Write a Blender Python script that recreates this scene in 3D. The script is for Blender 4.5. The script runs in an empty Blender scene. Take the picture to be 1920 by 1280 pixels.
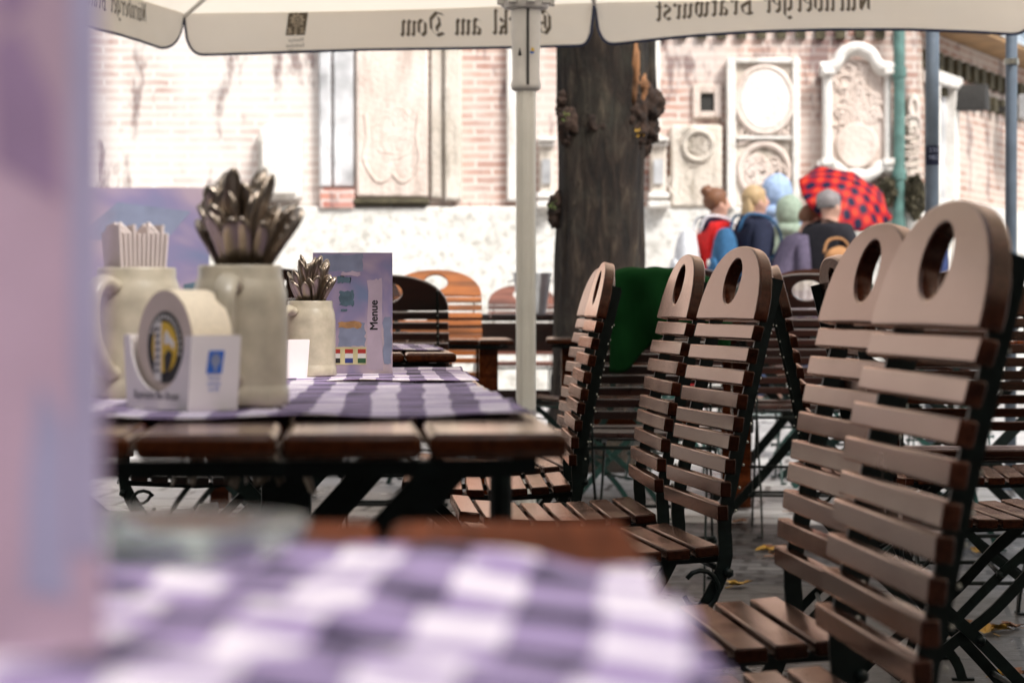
import bpy, bmesh, math, random
from mathutils import Vector, Matrix, Euler, noise
random.seed(7)
R = math.radians; PI = math.pi
C = bpy.context.scene.collection
SC = bpy.context.scene
F = 4533.0; EYE = 0.837; YH = 580.0

def at(x, y, d):
    """photo pixel + distance -> point in the place"""
    return Vector(((x-960)/F*d, d, EYE + (YH-y)/F*d))

def ground_z(x, y):
    t = min(1, max(0, (y-7.5)/3.5)); t = t*t*(3-2*t)
    return 0.08*t

# ------------------------------------------------------------------ materials
def new_mat(name):
    m = bpy.data.materials.new(name); m.use_nodes = True
    nt = m.node_tree; b = nt.nodes['Principled BSDF']
    return m, nt, b
def N(nt, typ, **kw):
    n = nt.nodes.new(typ)
    for k, v in kw.items():
        if k in n.inputs: n.inputs[k].default_value = v
        else: setattr(n, k, v)
    return n
def L(nt, a, b): nt.links.new(a, b)
def rgba(c): return (c[0], c[1], c[2], 1)
def ramp(nt, fac, stops):
    r = nt.nodes.new('ShaderNodeValToRGB'); e = r.color_ramp.elements
    while len(e) < len(stops): e.new(0.5)
    for i, (p, c) in enumerate(stops): e[i].position = p; e[i].color = rgba(c)
    L(nt, fac, r.inputs['Fac']); return r
def coords(nt, scale=(1,1,1), kind='Object', rot=(0,0,0)):
    t = nt.nodes.new('ShaderNodeTexCoord'); mp = nt.nodes.new('ShaderNodeMapping')
    mp.inputs['Scale'].default_value = scale; mp.inputs['Rotation'].default_value = rot
    L(nt, t.outputs[kind], mp.inputs['Vector']); return mp.outputs['Vector']
def mixc(nt, fac, a, b, blend='MIX'):
    m = nt.nodes.new('ShaderNodeMix'); m.data_type = 'RGBA'; m.blend_type = blend
    for s, v in ((m.inputs['Factor'], fac), (m.inputs['A'], a), (m.inputs['B'], b)):
        if hasattr(v, 'is_output'): L(nt, v, s)
        elif isinstance(v, (int, float)): s.default_value = v
        else: s.default_value = rgba(v)
    # colour sockets are index 6/7
    return m
def MIX(nt, fac, a, b, blend='MIX'):
    m = nt.nodes.new('ShaderNodeMix'); m.data_type = 'RGBA'; m.blend_type = blend
    def setv(s, v):
        if isinstance(v, bpy.types.NodeSocket): L(nt, v, s)
        elif isinstance(v, (int, float)): s.default_value = v
        else: s.default_value = rgba(v)
    setv(m.inputs[0], fac); setv(m.inputs[6], a); setv(m.inputs[7], b)
    return m.outputs[2]
def bump(nt, b, h, strength=.3, dist=.002):
    n = nt.nodes.new('ShaderNodeBump'); n.inputs['Strength'].default_value = strength; n.inputs['Distance'].default_value = dist
    L(nt, h, n.inputs['Height']); L(nt, n.outputs['Normal'], b.inputs['Normal'])

def simple(name, c, rough=.5, metal=0, var=.25, scale=30, bmp=.15, bd=.001, spec=.5, coat=0, sss=0):
    m, nt, b = new_mat(name)
    n = N(nt, 'ShaderNodeTexNoise', Scale=scale, Detail=4.0); L(nt, coords(nt), n.inputs['Vector'])
    d = tuple(max(0, v*(1-var)) for v in c); l = tuple(min(1, v*(1+var)) for v in c)
    r = ramp(nt, n.outputs['Fac'], [(.3, d), (.7, l)])
    L(nt, r.outputs['Color'], b.inputs['Base Color'])
    b.inputs['Roughness'].default_value = rough; b.inputs['Metallic'].default_value = metal
    b.inputs['Specular IOR Level'].default_value = spec
    b.inputs['Coat Weight'].default_value = coat; b.inputs['Coat Roughness'].default_value = .15
    if bmp: bump(nt, b, n.outputs['Fac'], bmp, bd)
    return m

def wood(name, dark, light, rough=.32, grain=(3, 60, 60), coat=.4, croff=.22, ior=1.5, tint=(1,1,1), bmp=.25):
    m, nt, b = new_mat(name); b.inputs['IOR'].default_value = ior; b.inputs['Specular Tint'].default_value = rgba(tint)
    v = coords(nt, grain)
    n = N(nt, 'ShaderNodeTexNoise', Scale=2.0, Detail=6.0, Roughness=.65); L(nt, v, n.inputs['Vector'])
    n2 = N(nt, 'ShaderNodeTexNoise', Scale=9.0, Detail=3.0); L(nt, coords(nt), n2.inputs['Vector'])
    r = ramp(nt, n.outputs['Fac'], [(.3, dark), (.72, light)])
    col = MIX(nt, n2.outputs['Fac'], r.outputs['Color'], tuple(x*.6 for x in dark))
    oi = nt.nodes.new('ShaderNodeObjectInfo'); n3 = N(nt, 'ShaderNodeTexNoise', Scale=1.0, Detail=1.0); L(nt, coords(nt, (2,2,31)), n3.inputs['Vector'])
    r3 = ramp(nt, n3.outputs['Fac'], [(.35, (.5,.5,.5)), (.65, (1.35,1.3,1.25))])
    r4 = ramp(nt, oi.outputs['Random'], [(0, (.65,.65,.65)), (1, (1.35,1.3,1.25))])
    col = MIX(nt, 1.0, MIX(nt, 1.0, col, r3.outputs['Color'], 'MULTIPLY'), r4.outputs['Color'], 'MULTIPLY')
    L(nt, col, b.inputs['Base Color'])
    rr = N(nt, 'ShaderNodeMapRange'); rr.inputs['To Min'].default_value = rough-.07; rr.inputs['To Max'].default_value = rough+.14
    L(nt, n2.outputs['Fac'], rr.inputs['Value']); L(nt, rr.outputs['Result'], b.inputs['Roughness'])
    b.inputs['Coat Weight'].default_value = coat; b.inputs['Coat Roughness'].default_value = croff
    bump(nt, b, n.outputs['Fac'], bmp, .0006)
    if tint != (1,1,1):      # reddish varnish: its mirror layer carries the varnish colour
        b.inputs['Specular IOR Level'].default_value = 0.1
        gl = nt.nodes.new('ShaderNodeBsdfGlossy'); gl.inputs['Color'].default_value = rgba(tint)
        L(nt, rr.outputs['Result'], gl.inputs['Roughness']); fr = nt.nodes.new('ShaderNodeFresnel'); fr.inputs['IOR'].default_value = ior
        bn = [x for x in nt.nodes if x.type == 'BUMP'][0]; L(nt, bn.outputs[0], gl.inputs['Normal']); L(nt, bn.outputs[0], fr.inputs['Normal'])
        mx = nt.nodes.new('ShaderNodeMixShader'); L(nt, fr.outputs[0], mx.inputs[0]); L(nt, b.outputs[0], mx.inputs[1]); L(nt, gl.outputs[0], mx.inputs[2])
        L(nt, mx.outputs[0], nt.nodes['Material Output'].inputs['Surface'])
    return m

M = {}
# slats and planks run along local y on chairs, along local y on tables
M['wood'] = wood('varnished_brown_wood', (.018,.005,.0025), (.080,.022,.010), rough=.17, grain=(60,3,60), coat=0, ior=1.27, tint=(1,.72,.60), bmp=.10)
M['wood_pale'] = wood('sheen_brown_wood', (.030,.009,.005), (.11,.036,.020), rough=.20, grain=(60,3,60), coat=0, ior=1.37, tint=(1,.76,.65), bmp=.10)  # paler copy of the brown wood, sky sheen partly put into its colour
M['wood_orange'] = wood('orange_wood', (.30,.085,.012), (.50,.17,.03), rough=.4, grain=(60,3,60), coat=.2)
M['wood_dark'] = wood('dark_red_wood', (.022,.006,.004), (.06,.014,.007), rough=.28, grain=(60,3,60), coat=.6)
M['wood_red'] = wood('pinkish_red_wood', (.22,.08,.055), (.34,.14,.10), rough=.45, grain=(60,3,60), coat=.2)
M['plank'] = wood('table_plank_wood', (.035,.009,.003), (.15,.037,.010), rough=.12, grain=(50,2.5,50), coat=0, ior=1.3, tint=(1,.86,.76), bmp=.06)
M['plank_dull'] = wood('dull_dark_plank_wood', (.035,.009,.003), (.13,.034,.012), rough=.45, grain=(50,2.5,50), coat=0, ior=1.04, bmp=.06)
M['iron'] = simple('dark_green_iron', (.005,.010,.009), rough=.4, var=.4, scale=60, spec=.25)
M['iron_green'] = simple('green_iron', (.012,.05,.042), rough=.4, var=.3, scale=60)
M['rivet'] = simple('bare_steel', (.55,.55,.5), rough=.3, metal=1, var=.1)
M['stone_ware'] = simple('grey_beige_stoneware', (.47,.41,.31), rough=.34, var=.16, scale=45, bmp=.2, coat=.35)
M['steel'] = simple('steel_cutlery', (.36,.30,.245), rough=.3, metal=1, var=.2, scale=25)
M['bucket'] = simple('brushed_steel', (.58,.59,.59), rough=.3, metal=1, var=.12, scale=14)
M['paper'] = simple('white_paper', (.78,.74,.72), rough=.8, var=.03)
M['napkin'] = simple('white_napkin_paper', (.70,.60,.56), rough=.9, var=.04, scale=80)
M['board'] = simple('coaster_board', (.78,.66,.50), rough=.85, var=.06, scale=200)
M['boxcard'] = simple('white_printed_card', (.76,.70,.69), rough=.45, var=.03, spec=.3)
M['facecard'] = simple('tan_coaster_face', (.60,.50,.43), rough=.8, var=.05)
M['blue'] = simple('blue_print', (.03,.13,.50), rough=.6, var=.1)
M['navy'] = simple('navy_print', (.02,.035,.16), rough=.6, var=.1)
M['black'] = simple('black_print', (.012,.011,.012), rough=.6, var=.1)
M['yellow'] = simple('yellow_print', (.72,.46,.03), rough=.6, var=.1)
M['white'] = simple('white_print', (.75,.72,.68), rough=.6, var=.03)
M['redp'] = simple('red_print', (.42,.03,.02), rough=.6, var=.1)
M['greenp'] = simple('green_print', (.03,.10,.04), rough=.6, var=.1)
M['bluep'] = simple('dark_blue_print', (.03,.05,.22), rough=.6, var=.1)
M['blanket'] = simple('green_fleece', (.005,.042,.010), rough=.95, var=.06, scale=20, bmp=.05, bd=.001, spec=.1)
M['pole'] = simple('white_lacquered_aluminium', (.80,.79,.74), rough=.3, var=.06, scale=8, metal=.0, coat=.3)
M['poledark'] = simple('pole_groove_rubber', (.03,.03,.03), rough=.6)
M['plastic'] = simple('white_plastic', (.68,.66,.64), rough=.4, var=.04)
M['greypole'] = simple('grey_blue_painted_steel', (.13,.165,.21), rough=.38, var=.15, scale=12)
M['copper'] = simple('green_patina_pipe', (.09,.18,.16), rough=.5, var=.3, scale=10)
M['piping'] = simple('navy_piping', (.008,.018,.06), rough=.7)
M['print'] = simple('grey_brown_lettering', (.13,.105,.075), rough=.9, var=.1)
def stone(name, a, b2, dark, amt=.5):
    m, nt, b = new_mat(name); v = coords(nt)
    n = N(nt, 'ShaderNodeTexNoise', Scale=2.5, Detail=6.0, Roughness=.65); L(nt, v, n.inputs['Vector'])
    n2 = N(nt, 'ShaderNodeTexNoise', Scale=1.6, Detail=7.0, Roughness=.75); L(nt, coords(nt, (3,3,.8)), n2.inputs['Vector'])
    n3 = N(nt, 'ShaderNodeTexNoise', Scale=26.0, Detail=4.0); L(nt, v, n3.inputs['Vector'])
    r = ramp(nt, n.outputs['Fac'], [(.35, a), (.65, b2)]); r2 = ramp(nt, n2.outputs['Fac'], [(.36, (amt,)*3), (.50, (0,0,0))])
    L(nt, MIX(nt, r2.outputs['Color'], r.outputs['Color'], dark), b.inputs['Base Color']); b.inputs['Roughness'].default_value = .88
    bump(nt, b, n3.outputs['Fac'], .7, .02); return m
M['stone'] = stone('pale_limestone', (.58,.51,.43), (.70,.64,.57), (.27,.23,.18), .8)
M['stone_white'] = stone('white_marble', (.70,.66,.61), (.80,.77,.73), (.40,.36,.30), .55)
M['stone_pink'] = stone('pinkish_carved_marble', (.64,.53,.46), (.74,.64,.58), (.36,.27,.22), .6)
M['stone_grey'] = simple('weathered_grey_stone', (.50,.50,.51), rough=.85, var=.5, scale=3, bmp=.6, bd=.02)
M['darkhole'] = simple('hole_shade_and_dark_fittings', (.03,.028,.026), rough=.8)  # near-black for the shade in the wall opening, also for dark fittings
M['moss'] = simple('dark_mossy_ledge', (.07,.06,.035), rough=.95, var=.5, scale=12)
M['roof'] = simple('lead_sheet_roof', (.30,.36,.42), rough=.35, var=.2, scale=3)
M['soffit'] = simple('wooden_soffit', (.34,.20,.09), rough=.7, var=.3, scale=5)
M['lamp'] = simple('grey_floodlight_metal', (.42,.43,.44), rough=.5)

def gingham(name, p=.055):
    m, nt, b = new_mat(name)
    uv = nt.nodes.new('ShaderNodeTexCoord'); sp = nt.nodes.new('ShaderNodeSeparateXYZ')
    L(nt, uv.outputs['UV'], sp.inputs['Vector'])
    def stripe(s):
        a = N(nt, 'ShaderNodeMath', operation='MULTIPLY'); a.inputs[1].default_value = 1/p; L(nt, s, a.inputs[0])
        f = N(nt, 'ShaderNodeMath', operation='FRACT'); L(nt, a.outputs[0], f.inputs[0])
        g = N(nt, 'ShaderNodeMath', operation='GREATER_THAN'); g.inputs[1].default_value = .5; L(nt, f.outputs[0], g.inputs[0])
        return g.outputs[0]
    s1, s2 = stripe(sp.outputs['X']), stripe(sp.outputs['Y'])
    ad = N(nt, 'ShaderNodeMath', operation='ADD'); L(nt, s1, ad.inputs[0]); L(nt, s2, ad.inputs[1])
    hf = N(nt, 'ShaderNodeMath', operation='MULTIPLY'); hf.inputs[1].default_value = .5; L(nt, ad.outputs[0], hf.inputs[0])
    r = ramp(nt, hf.outputs[0], [(0, (.76,.69,.74)), (.4, (.30,.22,.39)), (.9, (.010,.003,.030))])
    r.color_ramp.interpolation = 'CONSTANT'
    wv = N(nt, 'ShaderNodeTexNoise', Scale=900.0, Detail=2.0); L(nt, uv.outputs['UV'], wv.inputs['Vector'])
    c = MIX(nt, .12, r.outputs['Color'], wv.outputs['Color'], 'SOFT_LIGHT')
    L(nt, c, b.inputs['Base Color']); b.inputs['Roughness'].default_value = .85
    b.inputs['Specular IOR Level'].default_value = .2
    b.inputs['Sheen Weight'].default_value = .15
    bump(nt, b, wv.outputs['Fac'], .2, .0004)
    return m
M['cloth'] = gingham('purple_gingham_cloth')

def watercolour(name, seed):
    m, nt, b = new_mat(name)
    v = coords(nt, (6,6,6)); n = N(nt, 'ShaderNodeTexNoise', Scale=1.3, Detail=3.0, Distortion=.6)
    ad = N(nt, 'ShaderNodeVectorMath', operation='ADD'); ad.inputs[1].default_value = (seed, seed*2, seed)
    L(nt, v, ad.inputs[0]); L(nt, ad.outputs[0], n.inputs['Vector'])
    r = ramp(nt, n.outputs['Fac'], [(.30, (.20,.25,.40)), (.42, (.30,.26,.42)), (.52, (.46,.36,.45)), (.62, (.56,.44,.46)), (.75, (.30,.30,.42))])
    L(nt, r.outputs['Color'], b.inputs['Base Color']); b.inputs['Roughness'].default_value = .42
    b.inputs['Specular IOR Level'].default_value = .35
    return m
M['menu'] = watercolour('watercolour_menu_print', 1.3)
M['menu2'] = watercolour('watercolour_menu_print_two', 4.7)
M['menu3'] = simple('lilac_pink_menu_print', (.44,.31,.38), rough=.45, var=.2, scale=9, bmp=0)
M['teal'] = simple('teal_print', (.09,.15,.19), rough=.6, var=.3, scale=60)
M['ochre'] = simple('ochre_print', (.45,.24,.10), rough=.6, var=.3, scale=60)
M['sky_print'] = simple('pale_blue_print', (.25,.28,.39), rough=.6, var=.2, scale=25)
M['pinkprint'] = simple('lilac_print', (.50,.40,.48), rough=.6, var=.12, scale=20)
M['blueish'] = simple('grey_blue_print', (.31,.29,.41), rough=.6, var=.1, scale=20)
M['mauvep'] = simple('mauve_print', (.26,.17,.27), rough=.6, var=.15, scale=20)
M['cream'] = simple('cream_print', (.62,.55,.30), rough=.6)

def canopy_mat(name):
    m, nt, b = new_mat(name)
    n = N(nt, 'ShaderNodeTexNoise', Scale=3.0, Detail=3.0); L(nt, coords(nt), n.inputs['Vector'])
    r = ramp(nt, n.outputs['Fac'], [(.3, (.76,.66,.53)), (.7, (.86,.77,.65))])
    w = N(nt, 'ShaderNodeTexNoise', Scale=500.0, Detail=1.0); L(nt, coords(nt), w.inputs['Vector'])
    L(nt, r.outputs['Color'], b.inputs['Base Color']); b.inputs['Roughness'].default_value = .85
    bump(nt, b, w.outputs['Fac'], .2, .0005)
    tr = nt.nodes.new('ShaderNodeBsdfTranslucent'); tr.inputs['Color'].default_value = (.95,.87,.75,1)
    mx = nt.nodes.new('ShaderNodeMixShader'); mx.inputs[0].default_value = .6
    L(nt, b.outputs[0], mx.inputs[1]); L(nt, tr.outputs[0], mx.inputs[2])
    L(nt, mx.outputs[0], nt.nodes['Material Output'].inputs['Surface'])
    return m
M['canopy'] = canopy_mat('beige_canopy_fabric')

def brick(name, c1, c2, mortar, wash=.45, rot=(R(90),0,0)):
    m, nt, b = new_mat(name)
    v = coords(nt, (1,1,1), 'Object', rot)
    t = N(nt, 'ShaderNodeTexBrick', Scale=1.0)
    t.offset = .5
    t.inputs['Brick Width'].default_value = .32; t.inputs['Row Height'].default_value = .077; t.inputs['Mortar Size'].default_value = .014
    t.inputs['Mortar Smooth'].default_value = .4
    t.inputs['Color1'].default_value = rgba(c1); t.inputs['Color2'].default_value = rgba(c2); t.inputs['Mortar'].default_value = rgba(mortar)
    ns = N(nt, 'ShaderNodeTexNoise', Scale=6.0, Detail=4.0); L(nt, v, ns.inputs['Vector'])
    dv = N(nt, 'ShaderNodeVectorMath', operation='MULTIPLY_ADD'); dv.inputs[1].default_value = (.06,.03,0)
    L(nt, ns.outputs['Color'], dv.inputs[0]); L(nt, v, dv.inputs[2]); L(nt, dv.outputs[0], t.inputs['Vector'])
    big = N(nt, 'ShaderNodeTexNoise', Scale=1.1, Detail=5.0, Roughness=.6); L(nt, v, big.inputs['Vector'])
    st = N(nt, 'ShaderNodeTexNoise', Scale=1.0, Detail=4.0, Roughness=.7); L(nt, coords(nt, (3.2,13,1), 'Object', rot), st.inputs['Vector'])
    r = ramp(nt, big.outputs['Fac'], [(.5-wash*.45, (0,0,0)), (.72-wash*.3, (1,1,1))])
    c = MIX(nt, r.outputs['Color'], t.outputs['Color'], mortar)
    r2 = ramp(nt, st.outputs['Fac'], [(.56, (0,0,0)), (.70, (.75,.75,.75))])
    c2_ = MIX(nt, r2.outputs['Color'], c, mortar)
    r3 = ramp(nt, st.outputs['Fac'], [(.38, (.9,.9,.9)), (.46, (0,0,0))])
    c3 = MIX(nt, r3.outputs['Color'], c2_, (.16,.12,.12))
    # lightly keep the courses
    c4 = MIX(nt, .18, c3, t.outputs['Color'])
    L(nt, c4, b.inputs['Base Color']); b.inputs['Roughness'].default_value = .9
    bump(nt, b, t.outputs['Fac'], -.6, .01)
    return m
M['brick'] = brick('old_red_brick', (.30,.10,.06), (.46,.23,.16), (.66,.58,.53), .48)
M['brick_wash'] = brick('limewashed_brick', (.32,.15,.11), (.52,.36,.30), (.70,.65,.61), .62)
M['brick_side'] = brick('brown_brick_side', (.40,.22,.16), (.52,.36,.29), (.62,.54,.48), .30, (R(90),0,R(-24)))
M['brick_plain'] = brick('plain_red_brick', (.45,.16,.12), (.52,.24,.18), (.62,.52,.48), .0)

def plaster():
    m, nt, b = new_mat('weathered_lime_plaster')
    v = coords(nt)
    a = N(nt, 'ShaderNodeTexNoise', Scale=2.2, Detail=8.0, Roughness=.7); L(nt, v, a.inputs['Vector'])
    c = N(nt, 'ShaderNodeTexNoise', Scale=14.0, Detail=5.0, Roughness=.7); L(nt, v, c.inputs['Vector'])
    r = ramp(nt, a.outputs['Fac'], [(.3, (.46,.44,.40)), (.45, (.66,.64,.60)), (.7, (.74,.73,.70))])
    r2 = ramp(nt, c.outputs['Fac'], [(.34, (.30,.28,.22)), (.5, (1,1,1))])
    L(nt, MIX(nt, .55, r.outputs['Color'], r2.outputs['Color'], 'MULTIPLY'), b.inputs['Base Color'])
    b.inputs['Roughness'].default_value = .9; bump(nt, b, c.outputs['Fac'], .6, .02)
    return m
M['plaster'] = plaster()

def ground_mat():
    m, nt, b = new_mat('wet_stone_paving')
    tc = nt.nodes.new('ShaderNodeTexCoord')
    v = tc.outputs['Object']
    rot = N(nt, 'ShaderNodeMapping'); rot.inputs['Rotation'].default_value = (0,0,R(9)); L(nt, v, rot.inputs['Vector'])
    flag = N(nt, 'ShaderNodeTexBrick', Scale=1.0); flag.inputs['Brick Width'].default_value = .62; flag.inputs['Row Height'].default_value = .42
    flag.inputs['Mortar Size'].default_value = .008; flag.inputs['Color1'].default_value = (.085,.078,.074,1); flag.inputs['Color2'].default_value = (.115,.107,.102,1)
    flag.inputs['Mortar'].default_value = (.02,.018,.017,1); L(nt, rot.outputs[0], flag.inputs['Vector'])
    cob = N(nt, 'ShaderNodeTexBrick', Scale=1.0); cob.inputs['Brick Width'].default_value = .13; cob.inputs['Row Height'].default_value = .10
    cob.inputs['Mortar Size'].default_value = .012; cob.inputs['Color1'].default_value = (.055,.052,.055,1); cob.inputs['Color2'].default_value = (.11,.105,.105,1)
    cob.inputs['Mortar'].default_value = (.018,.016,.016,1)
    nz = N(nt, 'ShaderNodeTexNoise', Scale=5.0, Detail=3.0); L(nt, v, nz.inputs['Vector'])
    ma = N(nt, 'ShaderNodeVectorMath', operation='MULTIPLY_ADD'); ma.inputs[1].default_value = (.05,.05,0); L(nt, nz.outputs['Color'], ma.inputs[0]); L(nt, rot.outputs[0], ma.inputs[2]); L(nt, ma.outputs[0], cob.inputs['Vector'])
    pale = N(nt, 'ShaderNodeTexBrick', Scale=1.0); pale.inputs['Brick Width'].default_value = .34; pale.inputs['Row Height'].default_value = .30
    pale.inputs['Mortar Size'].default_value = .013; pale.inputs['Color1'].default_value = (.50,.49,.49,1); pale.inputs['Color2'].default_value = (.60,.59,.58,1)
    pale.inputs['Mortar'].default_value = (.12,.11,.10,1); L(nt, ma.outputs[0], pale.inputs['Vector'])
    sp = nt.nodes.new('ShaderNodeSeparateXYZ'); L(nt, rot.outputs[0], sp.inputs[0])
    def step(e):
        g = N(nt, 'ShaderNodeMath', operation='GREATER_THAN'); g.inputs[1].default_value = e; L(nt, sp.outputs['Y'], g.inputs[0]); return g.outputs[0]
    c1 = MIX(nt, step(7.35), flag.outputs['Color'], cob.outputs['Color'])
    c2 = MIX(nt, step(9.1), c1, pale.outputs['Color'])
    st = N(nt, 'ShaderNodeTexNoise', Scale=2.5, Detail=6.0, Roughness=.65); L(nt, v, st.inputs['Vector'])
    r = ramp(nt, st.outputs['Fac'], [(.32, (.62,.60,.58)), (.65, (1,1,1))])
    L(nt, MIX(nt, 1.0, c2, r.outputs['Color'], 'MULTIPLY'), b.inputs['Base Color'])
    rr = N(nt, 'ShaderNodeMapRange'); rr.inputs['From Min'].default_value = .35; rr.inputs['From Max'].default_value = .65
    rr.inputs['To Min'].default_value = .22; rr.inputs['To Max'].default_value = .62
    L(nt, st.outputs['Fac'], rr.inputs['Value']); L(nt, rr.outputs[0], b.inputs['Roughness'])
    fine = N(nt, 'ShaderNodeTexNoise', Scale=60.0, Detail=4.0); L(nt, v, fine.inputs['Vector'])
    bump(nt, b, fine.outputs['Fac'], .5, .006)
    return m
M['ground'] = ground_mat()

def bark():
    m, nt, b = new_mat('dark_rough_bark')
    v = coords(nt, (9,9,2.2)); n = N(nt, 'ShaderNodeTexNoise', Scale=2.4, Detail=8.0, Roughness=.7, Distortion=.5); L(nt, v, n.inputs['Vector'])
    n2 = N(nt, 'ShaderNodeTexNoise', Scale=3.0, Detail=5.0, Roughness=.7); L(nt, coords(nt), n2.inputs['Vector'])
    r = ramp(nt, n.outputs['Fac'], [(.36, (.005,.003,.002)), (.52, (.022,.013,.008)), (.70, (.085,.062,.042))])
    r2 = ramp(nt, n2.outputs['Fac'], [(.50, (0,0,0)), (.70, (.55,.55,.55))])
    L(nt, MIX(nt, r2.outputs['Color'], r.outputs['Color'], (.05,.050,.035)), b.inputs['Base Color'])
    b.inputs['Roughness'].default_value = .95; bump(nt, b, n.outputs['Fac'], 1, .03)
    return m
M['bark'] = bark()
M['burl'] = simple('reddish_burl_bark', (.030,.016,.010), rough=.95, var=.8, scale=22, bmp=1, bd=.02)
M['scar'] = simple('bare_orange_wood', (.22,.10,.04), rough=.8, var=.6, scale=14, bmp=.6, bd=.01)
def leafmat(name, a, bcol):
    m, nt, b = new_mat(name)
    n = N(nt, 'ShaderNodeTexNoise', Scale=4.0); L(nt, coords(nt), n.inputs['Vector'])
    r = ramp(nt, n.outputs['Fac'], [(.35, a), (.65, bcol)]); L(nt, r.outputs['Color'], b.inputs['Base Color'])
    b.inputs['Roughness'].default_value = .6
    return m
M['leaf'] = leafmat('green_leaves', (.05,.10,.02), (.12,.14,.03))
M['leaf_y'] = leafmat('yellow_autumn_leaf', (.50,.30,.03), (.36,.18,.03))
M['leaf_b'] = leafmat('brown_autumn_leaf', (.25,.09,.04), (.36,.20,.10))
M['skin'] = simple('skin', (.55,.32,.24), rough=.55, var=.06)
M['hair_brown'] = simple('brown_hair', (.16,.065,.028), rough=.6, var=.4, scale=70)
M['hair_blond'] = simple('blond_hair', (.42,.29,.15), rough=.55, var=.25, scale=70)
M['hair_grey'] = simple('grey_hair', (.20,.18,.18), rough=.6, var=.4, scale=70)
for k, c in dict(red=(.62,.02,.02), navy=(.018,.022,.045), lblue=(.30,.40,.58), pgreen=(.26,.32,.25), mauve=(.11,.09,.14),
                 charcoal=(.020,.019,.024), jeans=(.05,.07,.13), scarf=(.02,.015,.035), bagblue=(.035,.11,.22), bagwhite=(.62,.63,.66),
                 tan=(.36,.18,.08), dblue=(.03,.045,.12), shoe=(.03,.025,.02)).items():
    M[k] = simple(k+'_fabric', c, rough=.85, var=.2, scale=30, bmp=.4, bd=.004, spec=.2)
def plaid():
    m, nt, b = new_mat('red_navy_checked_umbrella_fabric')
    uv = nt.nodes.new('ShaderNodeTexCoord'); sp = nt.nodes.new('ShaderNodeSeparateXYZ'); L(nt, uv.outputs['UV'], sp.inputs[0])
    def wave(s):
        a = N(nt, 'ShaderNodeMath', operation='MULTIPLY'); a.inputs[1].default_value = 2*PI/.105; L(nt, s, a.inputs[0])
        f = N(nt, 'ShaderNodeMath', operation='SINE'); L(nt, a.outputs[0], f.inputs[0]); return f.outputs[0]
    ad = N(nt, 'ShaderNodeMath', operation='ADD'); L(nt, wave(sp.outputs['X']), ad.inputs[0]); L(nt, wave(sp.outputs['Y']), ad.inputs[1])
    mr = N(nt, 'ShaderNodeMapRange'); mr.inputs['From Min'].default_value = -2; mr.inputs['From Max'].default_value = 2; L(nt, ad.outputs[0], mr.inputs['Value'])
    r = ramp(nt, mr.outputs[0], [(0, (.85,.10,.03)), (.35, (.65,.01,.02)), (.62, (.45,.01,.03)), (.72, (.012,.01,.06))])
    L(nt, r.outputs['Color'], b.inputs['Base Color']); b.inputs['Roughness'].default_value = .6
    tr = nt.nodes.new('ShaderNodeBsdfTranslucent'); L(nt, r.outputs['Color'], tr.inputs['Color'])
    mx = nt.nodes.new('ShaderNodeMixShader'); mx.inputs[0].default_value = .5
    L(nt, b.outputs[0], mx.inputs[1]); L(nt, tr.outputs[0], mx.inputs[2]); L(nt, mx.outputs[0], nt.nodes['Material Output'].inputs['Surface'])
    return m
M['plaid'] = plaid()
def glassm():
    m, nt, b = new_mat('pale_green_glass')
    b.inputs['Base Color'].default_value = (.80,.87,.82,1); b.inputs['Roughness'].default_value = .15
    b.inputs['Transmission Weight'].default_value = .95
    n = N(nt, 'ShaderNodeTexNoise', Scale=40.0); bump(nt, b, n.outputs['Fac'], .1, .001)
    return m
M['glass'] = glassm()

# ------------------------------------------------------------------ mesh helpers
def link(name, me, mat, parent=None):
    o = bpy.data.objects.new(name, me); C.objects.link(o)
    if mat is not None:
        for mm in (mat if isinstance(mat, (list, tuple)) else [mat]): me.materials.append(M[mm] if isinstance(mm, str) else mm)
    if parent is not None: o.parent = parent
    return o
def obj(name, bm, mat, parent=None, smooth=False, bevel=0, seg=2):
    me = bpy.data.meshes.new(name)
    bmesh.ops.recalc_face_normals(bm, faces=bm.faces)
    if smooth:
        for f in bm.faces: f.smooth = True
    bm.to_mesh(me); bm.free()
    o = link(name, me, mat, parent)
    if bevel and not smooth: me.shade_smooth(); me.set_sharp_from_angle(angle=R(32))
    if bevel:
        b = o.modifiers.new('bevel', 'BEVEL'); b.width = bevel; b.segments = seg; b.limit_method = 'ANGLE'; b.angle_limit = R(50)
    return o
def tag(o, label=None, cat=None, group=None, kind=None):
    if label: o['label'] = label
    if cat: o['category'] = cat
    if group: o['group'] = group
    if kind: o['kind'] = kind
    return o
def thing(name, label, cat, loc=(0,0,0), rz=0, group=None):
    o = bpy.data.objects.new(name, None); C.objects.link(o); o.location = loc; o.rotation_euler = (0,0,rz); o.empty_display_size = .1
    return tag(o, label, cat, group)
def BM(): return bmesh.new()
def box(bm, c, s, rot=None):
    m = Matrix.Translation(c)
    if rot is not None: m = m @ rot.to_matrix().to_4x4()
    m = m @ Matrix.Diagonal((s[0], s[1], s[2], 1))
    bmesh.ops.create_cube(bm, size=1, matrix=m)
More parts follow.
